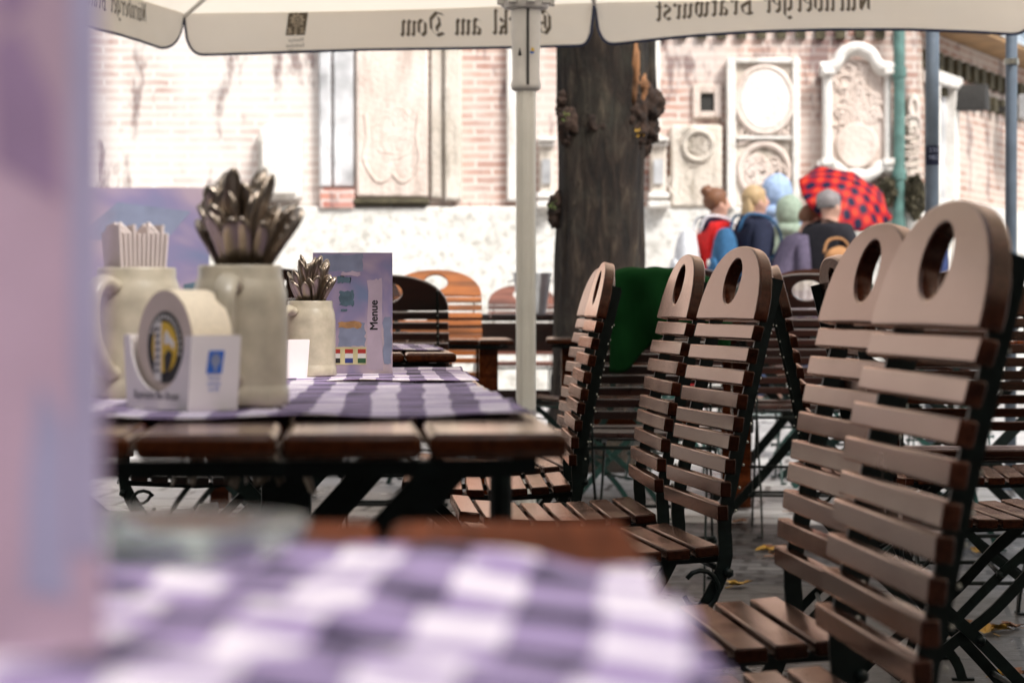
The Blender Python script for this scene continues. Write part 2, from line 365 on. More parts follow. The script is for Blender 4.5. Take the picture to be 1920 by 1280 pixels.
def tube(bm, pts, r, n=10, cap=True):
    pts = [Vector(p) for p in pts]; rings = []
    rad = r if isinstance(r, (list, tuple)) else [r]*len(pts)
    up = None
    for i, p in enumerate(pts):
        t = (pts[min(i+1, len(pts)-1)] - pts[max(i-1, 0)]).normalized()
        if up is None: up = Vector((0,0,1)) if abs(t.z) < .9 else Vector((1,0,0))
        a = t.cross(up).normalized(); b = a.cross(t).normalized(); up = b
        rings.append([bm.verts.new(p + (a*math.cos(2*PI*k/n) + b*math.sin(2*PI*k/n))*rad[i]) for k in range(n)])
    for q, w in zip(rings, rings[1:]):
        for k in range(n): bm.faces.new((q[k], q[(k+1)%n], w[(k+1)%n], w[k]))
    if cap: bm.faces.new(rings[0][::-1]); bm.faces.new(rings[-1])
def lathe(bm, prof, n=32, cx=0, cy=0, f=None, cap0=True, cap1=False):
    rings = []
    for (r, z) in prof:
        rings.append([bm.verts.new((cx + (r*(f(2*PI*k/n) if f else 1))*math.cos(2*PI*k/n), cy + (r*(f(2*PI*k/n) if f else 1))*math.sin(2*PI*k/n), z)) for k in range(n)])
    for q, w in zip(rings, rings[1:]):
        for k in range(n): bm.faces.new((q[k], q[(k+1)%n], w[(k+1)%n], w[k]))
    if cap0: bm.faces.new(rings[0][::-1])
    if cap1: bm.faces.new(rings[-1])
def flatbar(bm, path, y, w, t):
    """steel strip following path in xz, width w in that plane, thickness t in y"""
    pts = [Vector((p[0], 0, p[1])) for p in path]; rings = []
    for i, p in enumerate(pts):
        d = (pts[min(i+1, len(pts)-1)] - pts[max(i-1, 0)]).normalized(); nrm = Vector((-d.z, 0, d.x))
        rings.append([bm.verts.new(p + nrm*(w/2)*a + Vector((0, y + b*t/2, 0))) for a, b in ((1,1),(1,-1),(-1,-1),(-1,1))])
    for q, s in zip(rings, rings[1:]):
        for k in range(4): bm.faces.new((q[k], q[(k+1)%4], s[(k+1)%4], s[k]))
    bm.faces.new(rings[0][::-1]); bm.faces.new(rings[-1])
def prism(bm, poly, z0, z1, fn=lambda x, y, z: (x, y, z)):
    """extrude a 2d outline"""
    a = [bm.verts.new(fn(p[0], p[1], z0)) for p in poly]; b = [bm.verts.new(fn(p[0], p[1], z1)) for p in poly]
    n = len(poly)
    bm.faces.new(a[::-1]); bm.faces.new(b)
    for k in range(n): bm.faces.new((a[k], a[(k+1)%n], b[(k+1)%n], b[k]))
def smooth_path(pts, n=6):
    out = []
    P = [Vector((*p, 0)) if len(p) == 2 else Vector(p) for p in pts]
    P = [P[0]*2-P[1]] + P + [P[-1]*2-P[-2]]
    for i in range(1, len(P)-2):
        for k in range(n):
            t = k/n; a, b, c, d = P[i-1], P[i], P[i+1], P[i+2]
            out.append(.5*((2*b) + (c-a)*t + (2*a-5*b+4*c-d)*t*t + (3*b-a-3*c+d)*t**3))
    out.append(P[-2]); return out
def sp2(pts, n=6): return [(p.x, p.y) for p in smooth_path(pts, n)]
def copy_tree(o, parent=None):
    c = o.copy(); C.objects.link(c)
    if parent is not None: c.parent = parent
    for ch in list(o.children): copy_tree(ch, c)
    return c
def text_mesh(s, size, bold=0):
    cu = bpy.data.curves.new('lettering', 'FONT'); cu.body = s; cu.size = size; cu.resolution_u = 3; cu.offset = bold*size
    ob = bpy.data.objects.new('lettering_tmp', cu); C.objects.link(ob)
    bpy.context.view_layer.update()
    me = bpy.data.meshes.new_from_object(ob.evaluated_get(bpy.context.evaluated_depsgraph_get()))
    bpy.data.objects.remove(ob); bpy.data.curves.remove(cu)
    return me
def place_text(s, size, fn, name, mat, parent, centre=True, bold=0):
    me = text_mesh(s, size, bold)
    xs = [v.co.x for v in me.vertices]; cx = (min(xs)+max(xs))/2 if centre else 0
    for v in me.vertices: v.co = fn(v.co.x-cx, v.co.y)
    return link(name, me, mat, parent)
def blob(bm, c, r, seed=0, amp=.2, sub=3, fr=3.0):
    b2 = bmesh.new(); bmesh.ops.create_icosphere(b2, subdivisions=sub, radius=1)
    mp = {}
    for v in b2.verts:
        n = noise.noise(v.co*fr*.5 + Vector((seed*3.1, seed, 0))) + .5*noise.noise(v.co*fr + Vector((seed, 7, 0)))
        k = 1 + amp*n
        mp[v] = bm.verts.new((c[0]+v.co.x*r[0]*k, c[1]+v.co.y*r[1]*k, c[2]+v.co.z*r[2]*k))
    for f in b2.faces:
        nf = bm.faces.new([mp[v] for v in f.verts]); nf.smooth = True
    b2.free()

# ------------------------------------------------------------------ setting: ground
bm = BM(); xs = [-60,-30,-15,-8,-5,-3,-1.5,0,1.5,3,5,8,15,30,60]; ys = [-40,-15,-5,0,2,4,6,7.5]+[7.5+.35*k for k in range(1,11)]+[13,16,20,25,40,90]
g = [[bm.verts.new((x, y, ground_z(x, y))) for y in ys] for x in xs]
for i in range(len(xs)-1):
    for j in range(len(ys)-1): bm.faces.new((g[i][j], g[i+1][j], g[i+1][j+1], g[i][j+1]))
o = obj('ground', bm, 'ground', smooth=True); tag(o, kind='structure')

# ------------------------------------------------------------------ church
WD = 22.9; WS = F/WD
def wx(x): return (x-960)/WS
def wz(y): return EYE + (YH-y)/WS
church = thing('church', 'old brick church wall with pale plaster plinth and side wing under a lead roof', 'building', (0,0,0))
def wbox(bm, x0, y0, x1, y1, t, base=WD):
    """px rectangle as a block standing t metres proud of the wall"""
    cx = (wx(x0)+wx(x1))/2; cz = (wz(y0)+wz(y1))/2
    box(bm, (cx, base - t/2 + .02, cz), (abs(wx(x1)-wx(x0)), t+.04, abs(wz(y0)-wz(y1))))
XC = wx(1722)
bm = BM(); box(bm, ((wx(600)-14)/2 + wx(600)/2 - 0.0, WD+.4, 4.6), (14+0, .8, 9.2)); 
o = obj('limewashed_wall', bm, 'brick_wash', church)
o.location = (0,0,0)
bm = BM(); box(bm, ((wx(600)+XC)/2+.0, WD+.405, 4.6), (XC-wx(600), .8, 9.2)); obj('brick_wall', bm, 'brick', church)
bm = BM(); x0, x1 = wx(600)-14, XC+.05
box(bm, ((x0+x1)/2, WD-.02+.0, wz(388)/2), (x1-x0, .16, wz(388))); obj('plinth', bm, 'plaster', church, bevel=.03)
# upper part of the high wall recedes: frieze of dark brick ends
bm = BM()
for k in range(13): wbox(bm, 1232+k*37, 55, 1250+k*37, 74, .05)
obj('brick_frieze', bm, 'moss', church)
# pilaster strips either side of the brick pier
bm = BM(); wbox(bm, 950, 20, 975, 378, .10); wbox(bm, 1222, 20, 1236, 268, .10); obj('pilaster', bm, 'stone_white', church, bevel=.02)
# side wing receding to the right
A0 = Vector((XC, WD, 0)); dirw = Vector((.42, .907, 0)).normalized(); wl = 14
rw = math.atan2(dirw.y, dirw.x)
bm = BM(); box(bm, (wl/2, -.3, 1.75), (wl, .6, 3.5)); o = obj('wing_wall', bm, 'brick_plain', church); 
o.data.materials.clear(); o.data.materials.append(brick('wing_brick', (.36,.20,.15), (.54,.39,.32), (.60,.53,.47), .12))
WM = Matrix.Translation(A0) @ Matrix.Rotation(rw, 4, 'Z') @ Matrix.Diagonal((1,-1,1,1))   # local +y is the side one sees
def wing(o):
    o.matrix_local = WM; return o
# local y negative = into the building is to the right/back; visible face is at local +y side flipped below
o.matrix_local = WM
bm = BM(); box(bm, (wl/2, .04, .95), (wl, .1, 1.9)); wing(obj('wing_plinth', bm, 'plaster', church, bevel=.02))
bm = BM()
for k in range(40): box(bm, (.2+k*.34, .04, 3.22), (.16, .08, .17)); box(bm, (.37+k*.34, .04, 2.98), (.15, .08, .15))
wing(obj('wing_frieze', bm, 'moss', church))
bm = BM(); box(bm, (wl/2+.2, .18, 3.53), (wl+.4, .5, .05)); wing(obj('eaves', bm, 'soffit', church))
bm = BM(); prism(bm, [(.46,3.56),(.46,3.62),(-2.4,5.4),(-2.4,5.3)], -.05, wl+.3, lambda x,y,z:(z, x, y))
rf = wing(obj('wing_roof', bm, 'roof', church))
bm = BM()
for k in range(22): tube(bm, [(k*.6+.2, .47, 3.64), (k*.6+.2, -2.4, 5.425)], .025, 6)
obj('roof_seam', bm, 'roof', rf)

# -- stones mounted on the wall
def slab_arch(bm, x0, ytop, x1, ybot, rise, t, base=WD, n=14):
    X0, X1, Zb, Zt = wx(x0), wx(x1), wz(ybot), wz(ytop)
    zs = Zt-rise
    pts = [(X0, Zb), (X1, Zb), (X1, zs)] + [((X0+X1)/2 + (X1-X0)/2*math.cos(a), zs + rise*math.sin(a)) for a in [PI*k/n for k in range(1, n)]] + [(X0, zs)]
    prism(bm, pts, base+.01, base-t, lambda x, y, z: (x, z, y))
def oval(bm, cx, cy, rx, ry, t0, t1, ring=None, n=36, base=WD):
    c = (wx(cx), wz(cy)); a, b = rx/WS, ry/WS
    if ring is None:
        prism(bm, [(c[0]+a*math.cos(2*PI*k/n), c[1]+b*math.sin(2*PI*k/n)) for k in range(n)], base-t0, base-t1, lambda x, y, z: (x, z, y))
    else:
        pts = [(c[0]+a*math.cos(2*PI*k/n), base-t0, c[1]+b*math.sin(2*PI*k/n)) for k in range(n+1)]
        tube(bm, pts, ring, 8, cap=False)
def carve(bm, cx, cy, w, h, n, t, seed, r=.02, base=WD):
    """scroll-like raised carving"""
    rnd = random.Random(seed)
    for k in range(n):
        x = cx + rnd.uniform(-1,1)*w; y = cy + rnd.uniform(-1,1)*h; a = rnd.uniform(0, 2*PI); q = rnd.uniform(.06,.15)
        pts = []
        for i in range(9):
            s = i/8*PI*1.5; rr = q*(1-.6*i/8)
            for sg in (1,): pts.append((wx(x)+math.cos(a+s)*rr, base-t, wz(y)+math.sin(a+s)*rr))
        tube(bm, pts, [r*(1-.5*i/8) for i in range(9)], 6)

t = thing('memorial_slab', 'small white round-topped memorial slab on limewashed brick, left of the grey framed panel', 'memorial')
bm = BM(); slab_arch(bm, 486, 230, 568, 374, .14, .12); obj('slab', bm, 'stone_white', t, bevel=.02)
bm = BM(); slab_arch(bm, 496, 242, 558, 366, .11, .15, WD-.10); obj('face', bm, 'stone_white', t, bevel=.01)
t = thing('framed_memorial', 'tall pinkish marble memorial panel between two weathered grey stone strips', 'memorial')
bm = BM(); wbox(bm, 600, 0, 622, 352, .12); wbox(bm, 626, 0, 664, 352, .07); obj('jamb', bm, 'stone_grey', t, bevel=.02)
bm = BM(); wbox(bm, 808, 0, 832, 372, .09); wbox(bm, 834, 0, 866, 376, .15); obj('jamb', bm, 'stone', t, bevel=.02)
bm = BM(); wbox(bm, 668, 40, 804, 372, .09); pn = obj('panel', bm, 'stone_pink', t, bevel=.03)
bm = BM(); carve(bm, 736, 250, 30, 28, 16, .088, 3, .010)
for s in (-1, 1):
    pts = [(wx(736+s*dx), WD-.10, wz(y)) for dx, y in ((50,215),(46,260),(52,300),(34,335),(16,342),(0,325))]
    tube(bm, [(p[0], p[1]+.012, p[2]) for p in smooth_path(pts, 4)], .018, 8)
obj('shield_carving', bm, 'stone_pink', pn)
bm = BM(); wbox(bm, 664, 374, 806, 384, .16); obj('ledge', bm, 'moss', t, bevel=.02)
bm = BM(); wbox(bm, 602, 356, 666, 392, .14); obj('brick_block', bm, 'brick_plain', t, bevel=.01)
def pedestal(name, label, x0, x1, y0, y1):
    t = thing(name, label, 'memorial'); w = x1-x0; h = y1-y0
    bm = BM(); wbox(bm, x0+w*.12, y0+h*.1, x1-w*.12, y1-h*.12, .16); sh = obj('shaft', bm, 'stone', t, bevel=.02)
    bm = BM(); wbox(bm, x0, y0, x1, y0+h*.05, .26); wbox(bm, x0+w*.06, y0+h*.055, x1-w*.06, y0+h*.12, .21); obj('cornice', bm, 'stone_white', t, bevel=.015)
    bm = BM(); wbox(bm, x0, y1-h*.22, x1, y1-h*.14, .25); wbox(bm, x0-w*.02, y1-h*.1, x1+w*.02, y1, .28); obj('base', bm, 'stone_white', t, bevel=.015)
    bm = BM(); wbox(bm, x0+w*.28, y0+h*.3, x1-w*.28, y1-h*.35, .03, WD-.165); obj('inset_panel', bm, 'stone_grey', sh)
pedestal('memorial_pedestal', 'narrow pale stone pedestal with cornice seen between parasol pole and tree trunk', 1006, 1042, 262, 392)
pedestal('memorial_pedestal', 'narrow pale stone pedestal with cornice just right of the tree trunk', 1213, 1252, 262, 392)
t = thing('wreath_slab', 'square worn stone slab with carved wreath, right of the tree trunk', 'memorial')
bm = BM(); wbox(bm, 1256, 236, 1352, 390, .13); obj('slab', bm, 'stone', t, bevel=.03)
bm = BM(); oval(bm, 1307, 275, 27, 27, .15, .1, ring=.022); carve(bm, 1307, 275, 12, 12, 12, .135, 5, .012); carve(bm, 1305, 355, 30, 14, 8, .125, 8, .010); obj('wreath', bm, 'stone', t)
t = thing('wall_opening', 'small square opening in brick wall above the wreath slab, its inner shade a dark sheet', 'window')
bm = BM()
for q in ((1298,160,1312,222),(1338,160,1352,222),(1312,160,1338,176),(1312,210,1338,222)): wbox(bm, *q, .05)
obj('surround', bm, 'stone_pink', t, bevel=.01)
bm = BM(); wbox(bm, 1312, 176, 1338, 210, .012); obj('inner_shade', bm, 'darkhole', t)  # flat dark sheet stands for the shade inside the hole
t = thing('oval_memorial', 'large pale stone memorial with an oval above an arched relief', 'memorial')
bm = BM(); wbox(bm, 1360, 112, 1496, 392, .10); obj('back_slab', bm, 'stone', t, bevel=.03)
bm = BM()
for q in ((1360,112,1376,392),(1482,112,1496,392),(1377,112,1481,122),(1377,258,1481,264)): wbox(bm, *q, .06, WD-.10)
obj('frame', bm, 'stone_white', t, bevel=.01)
bm = BM(); oval(bm, 1430, 190, 47, 56, .09, .15); obj('oval_plate', bm, 'stone_white', t, bevel=.015)
bm = BM(); oval(bm, 1430, 190, 52, 61, .13, 0, ring=.03); oval(bm, 1430, 322, 46, 50, .12, 0, ring=.03)
carve(bm, 1430, 325, 26, 30, 26, .12, 11, .02); carve(bm, 1388, 246, 8, 10, 4, .12, 2, .015); carve(bm, 1472, 246, 8, 10, 4, .12, 4, .015)
obj('carving', bm, 'stone_pink', t)
t = thing('baroque_memorial', 'baroque stone memorial with curved cornice, side columns and rounded inscription shield', 'memorial')
bm = BM(); slab_arch(bm, 1545, 112, 1658, 318, .35, .12); bk = obj('back_slab', bm, 'stone_pink', t, bevel=.03)
bm = BM(); pts = [(1532,132),(1552,130),(1563,122),(1574,104),(1600,94),(1626,104),(1637,122),(1648,130),(1672,132)]
tube(bm, smooth_path([(wx(a), WD-.20, wz(b)) for a, b in pts], 5), .055, 8); tube(bm, smooth_path([(wx(a), WD-.16, wz(b+9)) for a, b in pts], 5), .04, 8)
obj('cornice', bm, 'stone_white', t, True)
for a, b in ((1537, 1556), (1652, 1666)):
    bm = BM(); tube(bm, [(wx((a+b)/2), WD-.15, wz(300)), (wx((a+b)/2), WD-.15, wz(145))], (b-a)/2/WS, 14); wbox(bm, a-2, 136, b+2, 144, .26); wbox(bm, a-3, 300, b+3, 312, .26)
    obj('column', bm, 'stone_white', t, bevel=.006)
bm = BM(); oval(bm, 1602, 275, 40, 42, .10, .16); obj('inscription_shield', bm, 'stone_pink', t, bevel=.015)
bm = BM(); carve(bm, 1602, 180, 30, 48, 34, .13, 21, .02); carve(bm, 1602, 226, 36, 10, 12, .13, 22, .022); obj('figure_carving', bm, 'stone_pink', bk)
bm = BM(); tube(bm, smooth_path([(wx(a), WD-.18, wz(b)) for a, b in ((1530,318),(1545,312),(1562,316),(1580,330),(1604,336),(1630,328),(1648,314),(1662,318),(1676,322))], 5), .06, 8)
wbox(bm, 1540, 320, 1566, 342, .2); oval(bm, 1600, 330, 26, 12, .05, .18); obj('foot_scroll', bm, 'stone_white', t, True)
t = thing('narrow_memorial', 'narrow pale memorial stone beside the green downpipe at the wall corner', 'memorial')
bm = BM(); slab_arch(bm, 1697, 178, 1720, 405, .1, .14); obj('slab', bm, 'stone', t, bevel=.02)
bm = BM(); oval(bm, 1708, 205, 8, 16, .15, .1, ring=.018); carve(bm, 1708, 300, 7, 70, 14, .15, 31, .012); obj('carving', bm, 'stone_pink', t)
t = thing('downpipe', 'green patinated downpipe running down the wall beside the baroque memorial', 'downpipe')
bm = BM(); tube(bm, [(wx(1678), WD-.22, z) for z in (.1, 1.5, 3.2, 6.5)], .055, 14); obj('pipe', bm, 'copper', t, True)
for z in (wz(140), wz(330), wz(420)):
    bm = BM(); tube(bm, [(wx(1678), WD-.22, z-.05), (wx(1678), WD-.22, z+.05)], .068, 14); box(bm, (wx(1678), WD-.1, z), (.03, .2, .03)); obj('bracket', bm, 'copper', t)
# wing: window surround, hood, floodlight
t = thing('wing_window', 'tall white stone framed window with dark arched hood on the side wing', 'window'); t.matrix_local = WM
bm = BM(); 
for q in ((.25,.09),(.95,.09)): box(bm, (q[0], .07, 2.05), (.14, .12, 1.9))
box(bm, (.6, .08, 3.05), (.95, .14, .12)); box(bm, (.6, .09, 1.08), (1.0, .18, .09)); obj('frame', bm, 'stone_white', t, bevel=.01)
bm = BM(); box(bm, (.6, .015, 2.05), (.56, .03, 1.9)); obj('pane', bm, 'stone_grey', t)
bm = BM(); prism(bm, [(-.1,0),(.1,0),(.08,.16),(.0,.26),(-.08,.16)], .06, .42, lambda x,y,z:(.98+x, z, 2.78+y)); obj('hood', bm, 'darkhole', t, bevel=.01)
t = thing('floodlight', 'grey box floodlight mounted high on the side wing near photo edge', 'floodlight'); t.matrix_local = WM
bm = BM(); box(bm, (3.0, .45, 2.95), (.5, .3, .26)); obj('housing', bm, 'lamp', t, bevel=.02)
bm = BM(); box(bm, (3.0, .22, 2.95), (.06, .36, .06)); obj('bracket', bm, 'darkhole', t)
bm = BM(); box(bm, (3.0, .605, 2.95), (.44, .012, .2)); obj('lens', bm, 'white', t)
def leafclump(name, label, c, r, n, seed, mat='moss'):
    rnd = random.Random(seed); bm = BM()
    for k in range(n):
        v = Vector((rnd.gauss(0,1), rnd.gauss(0,1), rnd.gauss(0,1))).normalized()*rnd.random()**.4
        p = Vector(c) + Vector((v.x*r[0], v.y*r[1], v.z*r[2])); s = .05*rnd.uniform(.6,1.3)
        e = Euler((rnd.uniform(0,6), rnd.uniform(0,6), rnd.uniform(0,6))).to_matrix()
        q = [bm.verts.new(p + e @ Vector(w)*s) for w in ((-1,0,0),(0,-.45,.1),(1,0,0),(0,.45,.1))]; bm.faces.new(q)
    tube(bm, [Vector(c)-Vector((0,0,r[2])), Vector(c)+Vector((0,0,r[2]*.6))], .02, 6)
    return obj(name, bm, mat)
o = leafclump('wall_plant', '', (wx(1655), WD-.25, wz(362)), (.10,.08,.13), 260, 3); tag(o, 'dark dried plant clump left of the green downpipe, under the baroque memorial', 'plant')
o = leafclump('wall_plant', '', (wx(1708), WD-.25, wz(372)), (.10,.08,.22), 300, 4); tag(o, 'dark dried plant clump right of the green downpipe', 'plant')

# ------------------------------------------------------------------ tree
TX, TY = .40, 11.5; TG = ground_z(TX, TY)
tree = thing('tree', 'thick dark tree trunk with knobbly burls and an orange wood scar', 'tree', (TX, TY, TG))
bm = BM(); n = 56; rings = []
lv = [(-.05,.34),(.05,.29),(.15,.245),(.3,.222),(.6,.212),(1.0,.208),(1.3,.207),(1.55,.215),(1.75,.222),(2.0,.225),(2.3,.235),(2.8,.25),(3.4,.24),(4.2,.21),(5.2,.15)]
zz = []
for (z0, r0), (z1, r1) in zip(lv, lv[1:]):
    k = max(1, int((z1-z0)/.06))
    for i in range(k): zz.append((z0+(z1-z0)*i/k, r0+(r1-r0)*i/k))
for z, r in zz:
    ring = []
    for k in range(n):
        a = 2*PI*k/n; v = Vector((math.cos(a)*1.6, math.sin(a)*1.6, z*.8))
        rr = r*(1 + .10*noise.noise(v) + .07*noise.noise(v*3) + (.10*max(0, .4-z)/.4)*math.sin(a*5+1)) + .006*noise.noise(Vector((math.cos(a)*9, math.sin(a)*9, z*2.5)))
        ring.append(bm.verts.new((rr*math.cos(a) + .03*math.sin(z*.9), rr*math.sin(a), z)))
    rings.append(ring)
for q, w in zip(rings, rings[1:]):
    for k in range(n): bm.faces.new((q[k], q[(k+1)%n], w[(k+1)%n], w[k]))
trunk = obj('trunk', bm, 'bark', tree, True)
tsc = F/TY
def tp(x, y, dy=-.2): return ((x-960)/tsc - TX, dy, EYE+(YH-y)/tsc - TG)
for (x, y, rx, dy, s) in ((1066,234,.048,-.17,1),(1117,240,.055,-.21,2),(1208,205,.085,-.05,3),(1186,245,.06,-.14,4),(1056,190,.032,-.12,5),(1046,385,.045,-.05,6),(1182,215,.07,-.15,7),(1214,248,.05,-.05,8)):
    bm = BM(); blob(bm, tp(x, y, dy*.85), (rx*1.05, rx*.9, rx*1.35), s, .38, 4, 4.5); blob(bm, tp(x-6, y+22, dy*.8), (rx*.7, rx*.6, rx*1.2), s+20, .35, 4, 5); obj('burl', bm, 'burl', trunk)
for (x, y, dy) in ((1035,386,-.05), (1060,228,-.2), (1196,255,-.16), (1226,215,0)):
    bm = BM(); rn = random.Random(x)
    for k in range(9):
        p_ = Vector(tp(x+rn.uniform(-8,8), y+rn.uniform(-8,8), dy-.04)); e = Euler((rn.uniform(0,6), rn.uniform(0,6), rn.uniform(0,6))).to_matrix()
        bm.faces.new([bm.verts.new(p_ + e @ Vector(w_)*.010) for w_ in ((-1,0,0),(0,-.5,.1),(1,0,0),(0,.5,.1))])
    obj('leafy_shoot', bm, 'leaf_y' if x > 1100 else 'leaf', trunk)
bm = BM(); blob(bm, tp(1187, 130, -.165), (.026,.04,.17), 9, .5, 3, 4); blob(bm, tp(1196, 170, -.12), (.04,.05,.07), 11, .6, 3, 4); obj('wood_scar', bm, 'scar', trunk)
bm = BM(); tube(bm, [tp(1212, 175, -.0), tp(1208, 120, 0), tp(1206, 60, 0), tp(1215, -200, .1)], [.05,.055,.06,.07], 10); obj('side_stem', bm, 'bark', tree, True)
for (a, L_) in ((.3,2.4),(2.2,2.6),(4.1,2.3),(5.3,2.0)):
    bm = BM(); d = Vector((math.cos(a), math.sin(a), 0)); p0 = Vector((.03,0,4.0+.3*math.sin(a)))
    tube(bm, smooth_path([p0, p0+d*.7+Vector((0,0,.8)), p0+d*1.5+Vector((0,0,1.7)), p0+d*L_+Vector((0,0,2.8))], 4), [.11-.095*k/12 for k in range(13)], 8)
    obj('limb', bm, 'bark', tree, True)
rnd = random.Random(5); bm = BM()
cl = [Vector((rnd.gauss(0,1.3), rnd.gauss(0,1.3), 6.3+rnd.gauss(0,.8))) for _ in range(46)]
for c in cl:
    for k in range(34):
        p = c + Vector((rnd.gauss(0,.33), rnd.gauss(0,.33), rnd.gauss(0,.25))); s = rnd.uniform(.05,.10)
        e = Euler((rnd.uniform(0,6), rnd.uniform(0,6), rnd.uniform(0,6))).to_matrix()
        bm.faces.new([bm.verts.new(p + e @ Vector(w)*s) for w in ((-1,0,0),(-.2,-.6,.1),(1,0,0),(-.2,.6,.1))])
obj('crown', bm, 'leaf', tree)

# ------------------------------------------------------------------ chairs
PITCH = .0348; CH = .124; HW = .212
def back_profile():
    """points (x,z) and tilt along the backrest, measured from the bottom slat's lower edge"""
    x, z = -.148, .507; s = 0; out = []
    tot = 9*PITCH + CH; n = 60
    for i in range(n+1):
        s = tot*i/n; t = R(8.5 + 5.5*min(1, s/(tot*.7)))
        out.append((s, x, z, t)); x -= math.sin(t)*tot/n; z += math.cos(t)*tot/n
    return out
BP = back_profile()
def bp(s):
    tot = BP[-1][0]; i = min(len(BP)-1, max(0, round(s/tot*(len(BP)-1)))); return BP[i][1:]
CBX, CBZ, CBT = bp(9*PITCH)
def crest_mesh():
    bm = BM(); n = 56; c = .52*CH; ne = 2.25
    def outer(th):
        dx, dz = math.cos(th), math.sin(th)
        lo, hi = 0, .6
        for _ in range(40):
            m = (lo+hi)/2; x, z = dx*m, c+dz*m
            ins = z >= 0 and (abs(x)/HW)**ne + (max(z,0)/CH)**ne <= 1
            lo, hi = (m, hi) if ins else (lo, m)
        return dx*lo, c+dz*lo
    ths = [2*PI*k/n for k in range(n)]
    for s in (-1, 1): ths.append(math.atan2(.0005-c, s*HW*.9995) % (2*PI))
    ths.sort(); O = [outer(t) for t in ths]; H = [(math.cos(t)*.055, c+math.sin(t)*.037) for t in ths]
    th = .011
    tlt = CBT
    def pt(y, z, f):  # f: forward offset
        return (CBX + f*math.cos(tlt) - z*math.sin(tlt), y, CBZ + .004 + z*math.cos(tlt) + f*math.sin(tlt))
    V = [[bm.verts.new(pt(p[0], p[1], f)) for p in P_] for P_, f in ((O,th),(H,th),(O,-th),(H,-th))]
    m = len(ths)
    for k in range(m):
        j = (k+1) % m
        bm.faces.new((V[0][k], V[0][j], V[1][j], V[1][k])); bm.faces.new((V[2][j], V[2][k], V[3][k], V[3][j]))
        bm.faces.new((V[0][j], V[0][k], V[2][k], V[2][j])); bm.faces.new((V[1][k], V[1][j], V[3][j], V[3][k]))
    return bm
PROTO = {}
def make_chair(name, woodkey, ironkey='iron', label='', ):
    t = thing(name, label, 'chair'); rj = random.Random(len(PROTO)+3)
    o = obj('crest_board', crest_mesh(), woodkey, t); b = o.modifiers.new('bevel', 'BEVEL'); b.width = .0035; b.segments = 3; b.limit_method = 'ANGLE'; b.angle_limit = R(40); o.data.shade_smooth(); o.data.set_sharp_from_angle(angle=R(32))
    bm = BM()
    for k in range(9):
        x, z, tl = bp((k+.5)*PITCH)
        tl = R(14 - 15*((8-k)/8)**1.2) + rj.uniform(-.03,.03); box(bm, (x + rj.uniform(-.001,.001), rj.uniform(-.0015,.0015), z), (.017, 2*HW, .0248), Euler((rj.uniform(-.003,.003), -tl, rj.uniform(-.004,.004))))
    obj('backrest_slats', bm, woodkey, t, bevel=.0025)
    bm = BM()
    for k in range(8):
        x = -.128 + k*.0455; z = .460 - .010*math.sin(PI*k/7) + (.006 if k == 7 else 0); tl = R(9*(k-3.5)/3.5)
        box(bm, (x, 0, z), (.037, .40, .017), Euler((0, -tl*.6, 0)))
    obj('seat_slats', bm, woodkey, t, bevel=.003)
    up = [(bp(9*PITCH+.075)[0]-.017, bp(9*PITCH+.075)[1]), (bp(9*PITCH)[0]-.017, bp(9*PITCH)[1]), (bp(5*PITCH)[0]-.016, bp(5*PITCH)[1]), (bp(2*PITCH)[0]-.014, bp(2*PITCH)[1]), (bp(0)[0]-.012, bp(0)[1]), (-.158,.43), (-.10,.33), (0,.235), (.10,.13), (.165,.05), (.185,.0)]
    up = sp2(up, 4)
    rl = sp2([(.175,.425), (.12,.385), (.03,.29), (-.04,.235), (-.14,.15), (-.205,.07), (-.235,.0)], 4)
    for s in (-1, 1):
        bm = BM(); flatbar(bm, up, s*.176, .022, .007); u = obj('upright', bm, ironkey, t)
        bm = BM()
        for k in range(9):
            x, z, tl = bp((k+.5)*PITCH); bmesh.ops.create_icosphere(bm, subdivisions=1, radius=.0026, matrix=Matrix.Translation((x-.0285, s*.176, z)))
        obj('rivet', bm, 'rivet', u)
        bm = BM(); flatbar(bm, rl, s*.160, .020, .007); obj('leg', bm, ironkey, t)
        bm = BM(); flatbar(bm, [(-.17,.446),(0,.437),(.20,.446)], s*.150, .012, .006); obj('seat_rail', bm, ironkey, t)
    rods = []
    for (x, z) in ((-.165,.425), (.19,.432), (-.13,.155), (.105,.125), (.0,.238)):
        bm = BM(); tube(bm, [(x, -.182, z), (x, .182, z)], .0055, 8)
        for s in (-1, 1): bmesh.ops.create_icosphere(bm, subdivisions=1, radius=.0095, matrix=Matrix.Translation((x, s*.184, z)))
        obj('cross_rod', bm, ironkey if z < .3 else ironkey, t, True)
    for x in (.185, -.235):
        for s in (-1, 1):
            bm = BM(); box(bm, (x, s*.168, .004), (.05, .022, .006)); obj('foot_plate', bm, ironkey, t)
    for s in (-1, 1):    # curled hinge loop beside the seat
        bm = BM(); pts = [(-.12+.028*math.cos(a), s*.19, .40+.03*math.sin(a)) for a in [PI*(.2+1.7*k/12) for k in range(13)]]
        tube(bm, pts, .004, 7); obj('hinge_loop', bm, ironkey, t, True)
    return t
def chair(X, Y, rz, label, kind='wood', iron='iron', group=None, sc=1.0, roll=0, dz=0):
    """X,Y = where the middle of the crest board's lower edge stands; rz = direction the sitter faces (deg)"""
    key = (kind, iron)
    if key not in PROTO:
        PROTO[key] = make_chair('garden_chair', kind, iron); t = PROTO[key]
    else: t = copy_tree(PROTO[key])
    a = R(rz); ox, oy = math.cos(a)*CBX*sc, math.sin(a)*CBX*sc
    t.location = (X-ox, Y-oy, ground_z(X-ox, Y-oy)+dz); t.rotation_euler = (R(roll), 0, a); t.scale = (sc,)*3
    tag(t, label, 'chair', group or 'slatted folding garden chairs')
    return t
